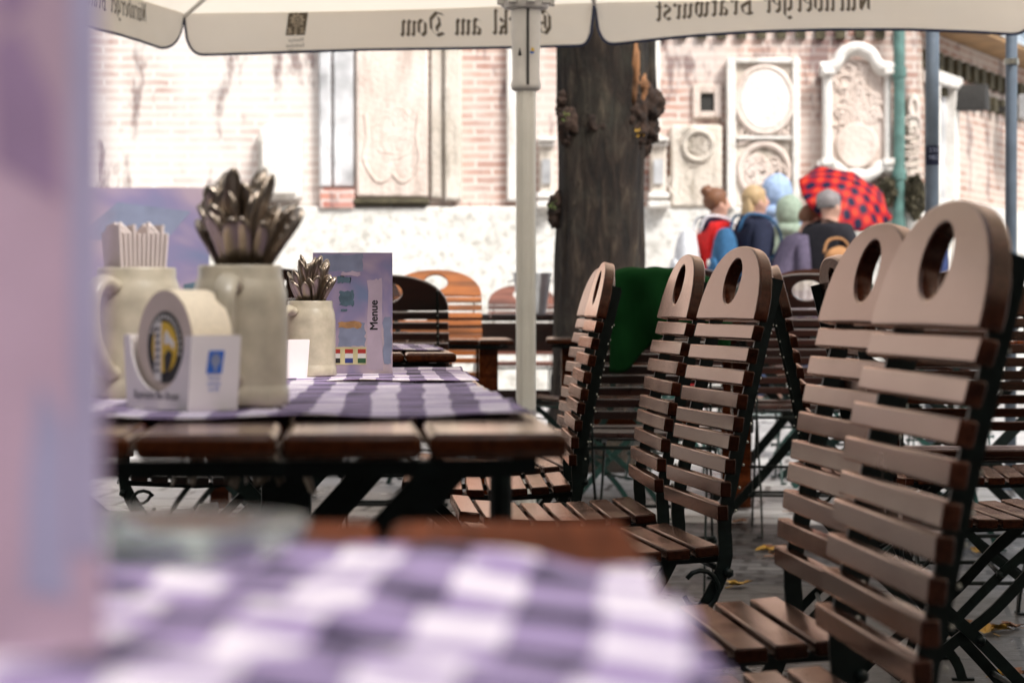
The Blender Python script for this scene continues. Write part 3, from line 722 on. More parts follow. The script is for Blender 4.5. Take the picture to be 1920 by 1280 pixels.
chair(.398, 2.30, 180+4.4, 'nearest and largest brown slatted chair, at the right of the photo with pale sheen', 'wood_pale')
chair(.421, 2.90, 180+5.0, 'brown slatted chair directly behind the nearest one, its crest half overlapped by it', 'wood')
chair(.357, 3.97, 180+8.0, 'brown slatted chair in sharp focus, right one of the pair beside the green blanket')
chair(.309, 4.55, 180+3.8, 'brown slatted chair with narrow crest, left one of the sharp pair, overlapping the green blanket')
chair(.180, 5.28, 180+1.8, 'narrow looking brown slatted chair right of the parasol pole, the nearer of that pair')
chair(.198, 5.95, 180+6.5, 'brown slatted chair right of the parasol pole, the farther of that pair', 'wood_pale')
chair(-.43, 8.30, 90-2, 'dark red slatted chair seen from behind, just right of the upright menu card', 'wood_dark')
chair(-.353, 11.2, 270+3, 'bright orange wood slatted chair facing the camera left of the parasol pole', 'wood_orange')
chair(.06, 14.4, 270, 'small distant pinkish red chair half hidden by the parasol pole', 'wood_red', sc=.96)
chair(1.05, 8.6, 90-3, 'dark chair seen from behind with wide crest, between the focused pair and the near chairs', 'wood_dark')
bx_ = chair(.41, 7.15, 90-6, 'dark chair under the green blanket, seen from behind', 'wood_dark')
BLK = bx_
chair(.640, 5.65, -5, 'chair seen edge-on from behind-left, facing right, beside the focused pair', 'wood')
chair(.635, 4.55, 2, 'chair facing right with narrow golden brown crest beside the second near chair', 'wood')
chair(1.23, 6.6, 270+2, 'wide brown chair facing the camera, its crest showing behind the nearest chair', 'wood')
chair(1.33, 5.62, 180-6, 'chair at the right photo edge whose seat and crossed legs show, backrest outside the photo', 'wood')
chair(1.75, 9.6, 200, 'distant brown chair far right beyond the near chairs', 'wood', 'iron_green')
chair(.75, 10.4, 90+10, 'distant chair with green legs behind the focused pair', 'wood_dark', 'iron_green')
chair(1.35, 10.9, 270, 'distant brown chair with green legs facing the camera behind the near chairs', 'wood', 'iron_green')
chair(.95, 12.6, 180, 'far brown chair with green legs near the tree', 'wood', 'iron_green')
chair(1.75, 12.2, 160, 'far brown chair with green legs at the right, beyond the near chairs', 'wood', 'iron_green')
chair(-.95, 5.6, 10, 'dark chair under the table row at left, seat hidden by the tables', 'wood_dark')
chair(-.95, 4.3, 5, 'dark chair on the left side of the second laid table', 'wood_dark')
chair(-.6, 10.4, 330, 'brown chair with green legs behind the dark red chair at left', 'wood', 'iron_green')
chair(-1.1, 12.2, 300, 'far brown chair at left seen under the tables', 'wood', 'iron_green')

chair(.50, 9.3, 200, 'far brown chair with green legs just right of the trunk foot', 'wood', 'iron_green')
chair(1.62, 8.4, 185, 'far chair with green legs behind the wide crested chair', 'wood_dark', 'iron_green')
chair(.62, 13.2, 20, 'farthest brown chair with green legs right of the trunk', 'wood', 'iron_green')
chair(1.45, 13.8, 100, 'farthest dark chair with green legs near the people', 'wood_dark', 'iron_green')
chair(2.35, 13.2, 250, 'farthest brown chair with green legs at the right edge of the terrace', 'wood', 'iron_green')
chair(2.1, 11.4, 90, 'far dark chair with green legs at the right edge of the terrace', 'wood_dark', 'iron_green')
chair(-.98, 9.9, 95, 'chair with dark legs seen under the laid tables, behind the bare wooden table', 'wood_dark')
chair(-1.22, 9.0, 20, 'brown chair left of the laid tables, legs seen below the mug table', 'wood')
chair(-.92, 7.3, 350, 'dark chair at the fourth table, legs seen below the mug table', 'wood_dark')
chair(-1.25, 7.9, 190, 'dark chair back to back left of the fourth table', 'wood_dark')
chair(-.62, 12.8, 200, 'far brown chair behind the bright orange chair', 'wood', 'iron_green')
# green blanket over the back of one chair
def blanket():
    bm = BM(); nu, nv = 40, 30; grid = []
    for i in range(nu+1):
        u = -1 + 1.5*i/nu; y = u*.232; ht = CH*(max(0, 1-abs(u*.96)**2.25))**(1/2.25)
        row = []
        lf = .10 + .04*noise.noise(Vector((u*2, 3, 0))); lb = .215 - .10*(1-(u+1)/2)*0 + .085*u + .03*math.sin(u*5)
        tot = lf + lb + .04
        for j in range(nv+1):
            s = tot*j/nv; z, f = 0, 0
            if s < lf: z = ht - (lf-s); f = .022
            elif s < lf+.04: a = (s-lf)/.04*PI; z = ht + .012*math.sin(a); f = .022*math.cos(a)
            else: z = ht-(s-lf-.04); f = -.022 - .02*min(1, (s-lf-.04)/.1)
            drop = max(0, (s-lf-.04))/.25
            f -= (.030*math.sin(u*9+1.2+s*9) + .02*noise.noise(Vector((u*3, s*9, 1))))*min(1, drop*3)
            yy = y + .008*noise.noise(Vector((u*4, s*8, 5)))
            z += .004*noise.noise(Vector((u*5, s*6, 9)))
            row.append(bm.verts.new((CBX + f*math.cos(CBT) - z*math.sin(CBT), yy, CBZ + .010 + z*math.cos(CBT) + f*math.sin(CBT))))
        grid.append(row)
    for i in range(nu):
        for j in range(nv): bm.faces.new((grid[i][j], grid[i+1][j], grid[i+1][j+1], grid[i][j+1]))
    o = obj('blanket', bm, 'blanket', None, True)
    sd = o.modifiers.new('s', 'SOLIDIFY'); sd.thickness = .006; sd.offset = 1
    o.location = BLK.location; o.rotation_euler = BLK.rotation_euler
    return tag(o, 'dark green fleece blanket folded over the back of a dark chair', 'blanket')
blanket()

# ------------------------------------------------------------------ tables
def table(name, label, NR, rz, length, width, z, planks=7, th=.020, legs='x', mat='plank', group=None, iron='iron', off=0):
    """NR = near right corner; table runs away from it along local +y and to the left (local -x)"""
    gz = ground_z(NR[0], NR[1]+length/2)
    t = thing(name, label, 'table', (NR[0], NR[1], gz), R(rz), group); h = z-gz
    bm = BM(); pw = width/planks
    for k in range(planks): box(bm, (-pw*(k+.5), length/2, h-th/2), (pw-.005, length, th))
    obj('tabletop', bm, mat, t, bevel=.007, seg=3)
    bm = BM(); fh = .013; zc = h-th-fh/2-.001
    for x in (-.035, -width+.035): box(bm, (x, length/2, zc), (.02, length-.06, fh))
    for y in (.04, length/2, length-.04): box(bm, (-width/2, y, zc-.002), (width-.09, .02, fh))
    obj('apron', bm, iron, t)
    if legs == 'x':
        for y in (.14, length-.14):
            for (xa, xb, dy) in ((-.09, -width+.05, 0), (-width+.09, -.05, .016)):
                bm = BM(); flatbar(bm, sp2([(xa, h-th-fh), (xa*.7+xb*.3, h*.66), (xa*.3+xb*.7, h*.27), (xb, .004)], 4), y+dy, .034, .012); obj('leg', bm, iron, t)
    elif legs == 'column':
        bm = BM(); box(bm, (-width*.42, length*.4, (h-th-fh)/2), (.085, .085, h-th-fh)); obj('column', bm, iron, t, bevel=.004)
        bm = BM(); box(bm, (-width*.42, length*.4, .02), (.5, .5, .03)); obj('base_plate', bm, iron, t, bevel=.01)
    elif legs == 'wood':
        for x in (-.10, -width+.10):
            for y in (.10, length-.10):
                bm = BM(); box(bm, (x, y, (h-th-fh)/2), (.075, .075, h-th-fh)); obj('leg', bm, mat, t, bevel=.004)
        bm = BM(); box(bm, (-width/2, length/2, .3), (width-.28, .04, .09)); obj('stretcher', bm, mat, t, bevel=.004)
    return t
GT = 'laid tables in the left row'
T1 = table('garden_table', 'nearest blurred wooden table filling the lower left foreground', (.068, -.10), .6, 1.215, .80, .740, group=GT, mat='plank_dull')
T2 = table('garden_table', 'wooden plank table with rounded front edge carrying mug and coaster box', (.047, 1.895), 3.8, 1.22, .80, .740, group=GT)
bm = BM(); tube(bm, [(-.03,.42,.005), (-.03,.42,.68)], .011, 10); obj('leg', bm, 'iron', T2)
T3 = table('garden_table', 'wooden table behind the mug table carrying the upright menu card', (-.03, 3.75), 3.3, 1.22, .80, .713, legs='column', group=GT)
T4 = table('garden_table', 'fourth wooden table of the left row, right end below the dark red chair', (-.118, 5.25), 3.8, 1.1, .80, .742, group=GT)
T5 = table('wooden_table', 'bare red brown wooden table with square legs left of the parasol pole', (.01, 9.4), 2, .8, 1.25, .719, legs='wood', planks=9)
T6 = table('serving_table', 'dark tall table behind the parasol pole carrying the steel bucket', (.75, 12.0), 0, .8, 1.2, .815, legs='wood', mat='wood_dark')
bm = BM(); box(bm, (-.6, .02, .62), (1.14, .02, .14)); obj('front_panel', bm, 'wood_dark', T6)
T7 = table('wooden_table', 'bare red brown wooden table right of the parasol pole, behind the chairs', (1.0, 9.4), -1, .8, .87, .722, legs='wood', planks=7)
T8 = table('garden_table', 'distant laid wooden table on the right, seen through the gaps of the near chairs', (2.25, 10.2), 0, .8, 1.1, .80, legs='x', iron='iron_green')
T9 = table('garden_table', 'wooden table at the right photo edge beyond the near chairs', (1.95, 7.6), 0, .9, .85, .742, legs='x')
T10 = table('garden_table', 'distant wooden table with striped bowl behind the focused chairs', (1.5, 9.0), 2, .8, .75, .80, legs='x')

def cloth(label, cor, z, amp=.003, nu=90, nv=90, rot=0, bulge=0, seed=0, group='purple gingham tablecloths'):
    """cor = NL, NR, FR, FL corners in plan"""
    NL, NR, FR, FL = [Vector(c) for c in cor]
    bm = BM(); uvl = bm.loops.layers.uv.new('UVMap'); g = []
    for i in range(nu+1):
        row = []
        for j in range(nv+1):
            u, v = i/nu, j/nv
            p = (NL*(1-u)+NR*u)*(1-v) + (FL*(1-u)+FR*u)*v
            y = p.y + bulge*math.sin(PI*u)*v + .006*noise.noise(Vector((u*6, v*6, seed)))
            x = p.x + .006*noise.noise(Vector((u*7, v*5, seed+9)))
            q = Vector((x*3.3 + seed, y*5, seed))
            h = amp*(1.0 + noise.noise(q) + .8*noise.noise(Vector((x*6, y*17, seed*2))) + .35*noise.noise(Vector((x*15, y*40, seed))))
            ed = min(u, 1-u, v, 1-v); h *= 1 + (.8 if amp < .006 else .0)*max(0, 1-ed/.06)*(.5+noise.noise(Vector((u*9, v*9, seed+4))))
            row.append((bm.verts.new((x, y, z + max(.0006, h)))))
        g.append(row)
    size = ((NR-NL).length, (FL-NL).length); ca, sa = math.cos(rot), math.sin(rot)
    for i in range(nu):
        for j in range(nv):
            f = bm.faces.new((g[i][j], g[i+1][j], g[i+1][j+1], g[i][j+1])); f.smooth = True
            for lp, (a, b) in zip(f.loops, ((i,j),(i+1,j),(i+1,j+1),(i,j+1))):
                U, W = a/nu*size[0], b/nv*size[1]; lp[uvl].uv = (U*ca-W*sa, U*sa+W*ca)
    me = bpy.data.meshes.new('tablecloth'); bm.to_mesh(me); bm.free()
    o = link('tablecloth', me, 'cloth'); sd = o.modifiers.new('s', 'SOLIDIFY'); sd.thickness = .0012; sd.offset = -1 if False else 1
    return tag(o, label, 'tablecloth', group)
cloth('blurred purple and white gingham cloth on the nearest table', [(-.74,.02),(.062,.10),(.046,.80),(-.62,1.07)], .7405, .0095, rot=R(4), bulge=.07, seed=1)
cloth('purple and white gingham cloth under the mug and coaster box', [(-.72,1.98),(.022,2.14),(-.052,3.07),(-.80,2.98)], .7405, .0026, rot=R(2), seed=2)
cloth('purple gingham cloth under the upright menu card on the third table', [(-.80,3.95),(-.055,4.0),(-.105,4.92),(-.85,4.93)], .7135, .003, rot=0, seed=3)
cloth('small purple gingham cloth on the fourth table, lower than the dark red chair', [(-.85,5.45),(-.150,5.45),(-.215,6.25),(-.9,6.2)], .7425, .003, seed=4, nu=60, nv=60)
cloth('distant gingham cloth glimpsed between the near chairs at right', [(1.3,10.3),(2.2,10.3),(2.2,10.95),(1.3,10.95)], .8005, .004, seed=5, nu=50, nv=50)
cloth('gingham cloth on the table at the right photo edge', [(1.2,7.75),(1.9,7.75),(1.9,8.4),(1.2,8.4)], .7425, .004, seed=6, nu=50, nv=50)
cloth('gingham cloth on the distant table under the fluted bowl', [(.82,9.05),(1.46,9.05),(1.46,9.72),(.82,9.72)], .8005, .004, seed=7, nu=50, nv=50)

# ------------------------------------------------------------------ table things
TZ = .7445
def mug(loc, hrot, label, sc=1.0):
    t = thing('stone_mug', label, 'mug', loc, hrot, 'stoneware beer mugs'); t.scale = (sc,)*3
    bm = BM(); prof = [(.040,.0),(.0465,.001),(.0475,.004),(.0475,.016),(.046,.019),(.0458,.022),(.0458,.100),(.0452,.110),(.0425,.120),(.0405,.1255),(.0405,.134),(.0398,.136),(.0378,.136),(.0372,.132),(.0372,.12),(.042,.10),(.042,.012),(.0,.010)]
    lathe(bm, prof, 48); obj('vessel', bm, 'stone_ware', t, True)
    bm = BM(); pts = smooth_path([(.044,0,.116),(.058,0,.121),(.072,0,.112),(.077,0,.090),(.073,0,.062),(.062,0,.042),(.052,0,.030),(.045,0,.027)], 5)
    tube(bm, pts, [.0085-.002*math.sin(PI*i/(len(pts)-1)) for i in range(len(pts))], 12)
    for v in bm.verts: v.co.y *= 1.45
    obj('handle', bm, 'stone_ware', t, True)
    return t
mug1 = mug((-.261, 2.32, TZ), R(-94), 'large near stoneware mug full of cutlery beside the coaster box', .99)
mug0 = mug((-.392, 2.53, TZ), R(243), 'stoneware mug holding white napkins, behind the coaster box')
mug2 = mug((-.364, 4.36, .7165), R(232), 'smaller looking stoneware mug full of cutlery beside the upright menu card')

def cutlery_mesh(kind):
    """lies along +z, end of handle at top z=.20"""
    bm = BM()
    prof = [(0,.0035,.0016),(.03,.0032,.0018),(.07,.0034,.0018),(.11,.0048,.0019),(.15,.0075,.0026),(.172,.0098,.0034),(.186,.0106,.0038),(.196,.0088,.0036),(.202,.0045,.0026),(.204,.0008,.001)]
    rings = []
    for z, w, th in prof:
        bend = .006*max(0, (z-.15)/.05)**2
        rings.append([bm.verts.new((w*math.cos(a), th*math.sin(a)*(1 if math.sin(a) > 0 else .7) + bend, z)) for a in [2*PI*k/12 for k in range(12)]])
    for q, w in zip(rings, rings[1:]):
        for k in range(12): bm.faces.new((q[k], q[(k+1)%12], w[(k+1)%12], w[k]))
    bm.faces.new(rings[0][::-1]); bm.faces.new(rings[-1])
    # raised ornament near the end of the handle
    for (z, w, h) in ((.188,.0042,.0022),(.178,.0032,.002),(.168,.0024,.0016)):
        bmesh.ops.create_icosphere(bm, subdivisions=2, radius=1, matrix=Matrix.Translation((0,-.0012+.006*max(0,(z-.15)/.05)**2,z)) @ Matrix.Diagonal((w,h,.005,1)))
    pts = [(s*x, -.0010, z) for s in (1,) for x, z in ((.0045,.12),(.0065,.15),(.0088,.175),(.0092,.188),(.006,.197),(0,.2),(-.006,.197),(-.0092,.188),(-.0088,.175),(-.0065,.15),(-.0045,.12))]
    tube(bm, [(x, y+.006*max(0,(z-.15)/.05)**2-.0012, z) for x, y, z in pts], .0008, 6)
    if kind == 'fork':
        box(bm, (0,0,-.012), (.020,.0016,.024))
        for k in range(4): box(bm, (-.0078+k*.0052, 0, -.040), (.0026,.0016,.034))
    else:
        prism(bm, [(-.008,0),(.0045,0),(.0065,-.06),(0,-.085),(-.008,-.08)], -.0006, .0006, lambda x,y,z:(x, z, y))
    me = bpy.data.meshes.new(kind); bmesh.ops.recalc_face_normals(bm, faces=bm.faces)
    for f in bm.faces: f.smooth = True
    bm.to_mesh(me); bm.free(); me.materials.append(M['steel']); return me
CM = {'fork': cutlery_mesh('fork'), 'knife': cutlery_mesh('knife')}
def fill(mugc, n, top, spread, seed, where, low=.045):
    rnd = random.Random(seed)
    for k in range(n):
        kind = 'fork' if k % 2 else 'knife'
        o = bpy.data.objects.new(kind, CM[kind]); C.objects.link(o)
        a = 2*PI*(k/n*2.0) + rnd.uniform(-.2,.2); q = (.45 if k < n/2 else 1.0)*rnd.uniform(.6,1.12)
        tipz = top - rnd.uniform(0,.026) - (.0 if k < n/2 else low*.6*(1 if math.sin(a) < .3 else .2))
        b = Vector((mugc[0] + .019*math.cos(a)*q, mugc[1] + .019*math.sin(a)*q, mugc[2]+.125))
        tip = Vector((mugc[0] + spread*math.cos(a)*q, mugc[1] + spread*math.sin(a)*q, mugc[2]+tipz))
        d = (tip-b).normalized(); z = d
        yv = Vector((math.cos(a), math.sin(a), 0)); yv = (yv - z*yv.dot(z)).normalized()
        yv = Matrix.Rotation(rnd.uniform(-1.3,1.3), 3, z) @ yv; xv = yv.cross(z)
        m = Matrix((xv, yv, z)).transposed().to_4x4(); m.translation = tip - d*.204
        o.matrix_world = m @ Matrix.Diagonal((rnd.uniform(.75,1.1), rnd.uniform(.9,1.5), 1, 1))
        tag(o, f'dark ornate steel {kind} handle {where}', kind, f'cutlery {where}')
fill((-.261,2.32,TZ), 32, .230, .052, 3, 'standing in the large near mug')
fill((-.364,4.36,.7165), 28, .222, .040, 9, 'standing in the mug beside the menu card')

# napkins in mug0
rnd = random.Random(2)
t = thing('napkin_stack', 'white folded paper napkins standing fanned in a stoneware mug at left', 'napkins', (-.392,2.53,TZ+.06), R(25))
for k in range(11):
    bm = BM(); w = .056; x = -.020 + k*.0036
    pts = [(-w/2, 0), (w/2, 0), (w/2+.006, .112+.008*math.sin(k*1.7)), (.004, .118+.006*math.sin(k)), (-w/2-.005, .114+.006*math.cos(k*2.1))]
    lean = (k-5)*.0008
    prism(bm, pts, -.0012, .0012, lambda X,Y,Z, x=x, lean=lean: (x+Z+lean*(Y/.13)*2, X, Y)); obj('napkin', bm, 'napkin', t)

# coaster box
def coaster_box(loc, rz, label, text=True):
    t = thing('coaster_box', label, 'coaster holder', loc, rz, 'coaster boxes')
    # local: front face in xz plane at y=0 from x=-.118..0 ; side runs +y to .052
    w, d, h, fl = .116, .052, .068, .007
    bm = BM()
    n = 20; outl = [(-w, 0), (0, 0), (fl, h)]
    c0 = (-w/2, h+.004); rc = .053
    arc = [(c0[0]+rc*math.cos(a), max(.016, c0[1]+rc*1.05*math.sin(a))) for a in [-.06 - (PI-.12)*k/n for k in range(n+1)]]
    outl += arc + [(-w-fl, h)]
    def fn(y0): return lambda x, z, k: (x, y0 + k, z)
    prism(bm, outl, 0, .0018, fn(0)); fr = obj('front_panel', bm, 'boxcard', t)
    bm = BM(); prism(bm, outl, d-.0018, d, fn(0)); obj('back_panel', bm, 'boxcard', t)
    for sx in (0, 1):
        bm = BM()
        def f2(y, z, k, sx=sx): 
            f = fl*z/h
            return ((f + k) if sx == 0 else (-w - f - k), y, z)
        prism(bm, [(.0019,0),(d-.0019,0),(d-.0019,h+.001),(.0019,h+.001)], -.0018, 0, f2); sd = obj('side_panel', bm, 'boxcard', t)
        if sx == 0 and text:
            bm = BM(); prism(bm, [(.017,.034),(.033,.034),(.035,.055),(.019,.055)], .0, .0006, f2); em = obj('emblem', bm, 'blue', sd)
            bm = BM(); prism(bm, [(.026+.005*math.cos(a)*(1+.15*math.cos(6*a)), .046+.006*math.sin(a)) for a in [2*PI*k/24 for k in range(24)]], .0006, .0009, f2); prism(bm, [(.0245,.036),(.0275,.036),(.0272,.041),(.0252,.041)], .0006, .0009, f2); obj('flower_mark', bm, 'sky_print', em)
            for i, s_ in enumerate(('Münchner', 'Gastlichkeit', 'seit 1893')): place_text(s_, .0050, lambda a, b, i=i: Vector((fl*(.029-i*.0048)/h+.0007, .0255+a*.62, .0285-i*.0052+b)), 'small_lettering', 'blue', sd)
    bm = BM(); box(bm, (-w/2, d/2, .0015), (w-.001, d-.004, .002)); obj('floor_panel', bm, 'boxcard', t)
    if text: place_text('Bayerische Bier Brauer', .0108, lambda a, b: Vector((-w/2+a*.86, -.0006, .0095+b*1.05)), 'blue_lettering', 'navy', fr)
    return t
ang = R(-53)
cloc = Vector((-.2945, 2.195, TZ))
cb = coaster_box(cloc, ang, 'white card coaster box with blue lettering holding round coasters, on the near gingham cloth')
# coasters
st = thing('coaster_stack', 'upright stack of round cream coasters with black and yellow print', 'coasters', cloc, ang)
cx, cz, rr = -.056, .0575, .0535
bm = BM()
for k in range(16):
    y0 = .0075 + k*.0026
    a0 = [bm.verts.new((cx+rr*math.cos(2*PI*i/56), y0, cz+rr*math.sin(2*PI*i/56))) for i in range(56)]; a1 = [bm.verts.new((cx+rr*math.cos(2*PI*i/56), y0+.0025, cz+rr*math.sin(2*PI*i/56))) for i in range(56)]
    bm.faces.new(a0); bm.faces.new(a1[::-1])
    for i in range(56): bm.faces.new((a0[i], a0[(i+1)%56], a1[(i+1)%56], a1[i]))
cs = obj('coaster_board', bm, 'board', st)
def disc(name, mat, pts, y): 
    bm = BM(); prism(bm, [(cx+px, cz+pz) for px, pz in pts],   .0072-y, .0076-y, lambda x,z,k:(x,k,z)); return obj(name, bm, mat, cs)
circ = lambda r, n=48, ox=0, oz=0: [(ox+r*math.cos(2*PI*i/n), oz+r*math.sin(2*PI*i/n)) for i in range(n)]
disc('coaster_face', 'facecard', circ(.0525), .0002)
disc('black_ring', 'black', circ(.0335, ox=.002), .0008)
disc('yellow_ground', 'yellow', circ(.0235, ox=.002), .0014)
disc('white_band', 'white', [(-.016,-.030),(-.004,-.032),(-.003,.024),(-.015,.022)], .0020)
disc('black_head', 'black', [(.004,-.028),(.013,-.018),(.018,-.006),(.010,-.002),(.002,-.008)], .0020)
disc('white_wing', 'white', [(.003,.002),(.012,.004),(.020,-.002),(.022,.004),(.013,.010),(.006,.016),(.002,.010)], .0020)
for i in range(15):
    a = R(150-i*11.5); disc('ring_letter', 'white', [(.002+.0285*math.cos(a)+.0016*math.cos(a+b)*.9, .0285*math.sin(a)+.0022*math.sin(a+b)) for b in (.6,1.4,2.6,3.7,4.6,5.7)], .0016)
for i in range(7): disc('band_letter', 'black', [(-.0125+j*.006, -.024+i*.0065+dz) for j, dz in ((0,0),(1,.001),(1,.004),(0,.003))], .0026)
cb2 = coaster_box(Vector((-.388, 4.14, .7165)), R(-40), 'white coaster box on the third table, mostly hidden behind the near mug', False)

# menu cards
def menu_card(loc, rz, w, h, label, mat, art=None):
    t = thing('menu_card', label, 'menu', loc, rz, 'standing menu cards')
    bm = BM(); prism(bm, [(-w,0),(0,0),(0,h),(-w,h)], -.0008, .0008, lambda x,y,z:(x,z,y)); p = obj('front_page', bm, mat, t)
    bm = BM(); fa = R(62); prism(bm, [(-w,0),(0,0),(0,h),(-w,h)], -.0008, .0008, lambda x,y,z:(-w+(x+w)*math.cos(fa)+z*math.sin(-fa)+.001, (x+w)*math.sin(fa)+z*math.cos(fa)+.0022, y)); obj('back_page', bm, mat, t)
    return t, p
def patch(name, mat, pts, parent, y=-.0012): 
    bm = BM(); prism(bm, pts, y, -.0008 - .0001, lambda x,z,k:(x,k,z)); return obj(name, bm, mat, parent)
m2, p2 = menu_card((-.2225, 4.50, .7165), R(0), .148, .226, 'upright watercolour menu card with the word Menue and small flags', 'menu')
S2 = F/4.5
def q(x, y): return ((x-735)/S2, (708-y)/S2)
def rectp(x0, y0, x1, y1): return [q(x0,y1), q(x1,y1), q(x1,y0), q(x0,y0)]
def rough(x0, y0, x1, y1, sd, n=7, j=2.2):
    rn = random.Random(sd); P = []
    for a, b in (((x0,y1),(x1,y1)), ((x1,y1),(x1,y0)), ((x1,y0),(x0,y0)), ((x0,y0),(x0,y1))):
        for k in range(n): P.append(q(a[0]+(b[0]-a[0])*k/n+rn.uniform(-j,j), a[1]+(b[1]-a[1])*k/n+rn.uniform(-j,j)))
    return P
patch('painted_sky', 'sky_print', rough(634,612,684,656,1), p2)
patch('painted_panel', 'sky_print', rough(600,484,680,516,9), p2)
patch('painted_strip', 'pinkprint', rough(688,530,716,700,2), p2)
patch('painted_tower', 'teal', rough(632,525,656,537,3), p2, -.0015); patch('painted_tower', 'teal', rough(636,552,662,580,4), p2, -.0015); patch('painted_window', 'teal', rough(638,586,650,590,5,3,.6), p2, -.0016)
patch('painted_edge', 'sky_print', rough(718,600,733,688,6), p2)
patch('painted_ground', 'ochre', rough(634,610,676,622,7), p2, -.0016); patch('painted_cloud', 'pinkprint', rough(640,516,676,524,8), p2, -.0015)
patch('flag_band', 'cream', rectp(600,657,686,690), p2, -.0014)
for x0, cc in ((646,'bluep'),(670,'greenp'),(622,'black')):
    patch('flag_stripe', 'redp', rectp(x0,661,x0+15,669), p2, -.0018); patch('flag_stripe', 'white', rectp(x0,669,x0+15,678), p2, -.0018); patch('flag_stripe', cc, rectp(x0,678,x0+15,687), p2, -.0018)
def thicken(o, step):
    me = o.data; bm = bmesh.new(); bm.from_mesh(me); base = bm.faces[:]
    for k, (dx, dz) in enumerate(((step,0),(-step,0),(0,step),(0,-step))):
        r = bmesh.ops.duplicate(bm, geom=base)
        for g_ in r['geom']:
            if isinstance(g_, bmesh.types.BMVert): g_.co += Vector((dx, -.00003*(k+1), dz))
    bm.to_mesh(me); bm.free()
def menufn(a, b):
    X, Z = q(707, 597); return Vector((X - b, -.0016, Z + a))
thicken(place_text('Menue', .0205, menufn, 'menu_lettering', 'black', p2), .0005)
m0, p0 = menu_card((-.333, 2.66, TZ), R(2), .15, .226, 'blurred watercolour menu card behind the napkin mug', 'menu2')
patch('painted_tower', 'teal', [(-.032,.03),(-.004,.03),(-.004,.125),(-.028,.12)], p0)
patch('painted_sky', 'sky_print', [(-.145,.17),(-.05,.165),(-.02,.20),(-.1,.21)], p0)
m1, p1 = menu_card((-.1050, .62, TZ), R(3), .15, .235, 'very blurred lilac menu card standing at the left photo edge', 'menu3')
patch('painted_edge', 'blueish', [(-.0075,.03),(-.0012,.03),(-.0012,.232),(-.0075,.225)], p1)
patch('painted_panel', 'blueish', [(-.020,.020),(-.0085,.018),(-.009,.062),(-.016,.075),(-.019,.05)], p1, -.0011)
patch('painted_cloud', 'mauvep', [(-.027,.130),(-.010,.120),(-.012,.145),(-.021,.165),(-.028,.16)], p1, -.0011)
patch('painted_sky', 'mauvep', [(-.026,.165),(-.018,.17),(-.017,.22),(-.028,.23)], p1, -.0011)
# glass ashtray on nearest table
t = thing('ashtray', 'blurred pale green glass ashtray on the nearest cloth beside the menu card', 'ashtray', (-.13, .88, TZ+.003))
bm = BM(); lathe(bm, [(.045,0),(.052,.002),(.056,.010),(.054,.012),(.050,.011),(.046,.005),(0,.004)], 40); obj('bowl', bm, 'glass', t, True)
bm = BM(); tube(bm, [(.054*math.cos(2*PI*k/40), .054*math.sin(2*PI*k/40), .0115) for k in range(41)], .0018, 6, False); obj('rim', bm, 'glass', t, True)

# steel bucket, fluted bowl
c = at(998, 588, 12.3); t = thing('ice_bucket', 'brushed steel ice bucket standing on the dark table behind the parasol pole', 'bucket', (c.x, 12.35, .815))
bm = BM(); lathe(bm, [(.066,0),(.070,.003),(.098,.200),(.102,.206),(.100,.209),(.095,.203),(.066,.006),(0,.005)], 40); obj('vessel', bm, 'bucket', t, True)
bm = BM(); tube(bm, [(.101*math.cos(2*PI*k/40), .101*math.sin(2*PI*k/40), .207) for k in range(41)], .0035, 6, False); obj('rim', bm, 'bucket', t, True)
for s in (-1, 1):
    bm = BM(); tube(bm, smooth_path([(s*.092,-.02,.17),(s*.118,-.02,.165),(s*.118,.02,.165),(s*.092,.02,.17)], 5), .004, 6); obj('handle', bm, 'bucket', t, True)
c = at(1500, 560, 9.35); t = thing('fluted_bowl', 'pale fluted bowl behind the dark chair with wide crest', 'bowl', (c.x, 9.35, .8045))
bm = BM(); lathe(bm, [(.05,0),(.07,.01),(.10,.10),(.118,.158),(.113,.158),(.095,.10),(.06,.015),(0,.012)], 120, f=lambda a: 1+.05*math.cos(20*a)); obj('bowl', bm, 'stone_white', t, True)

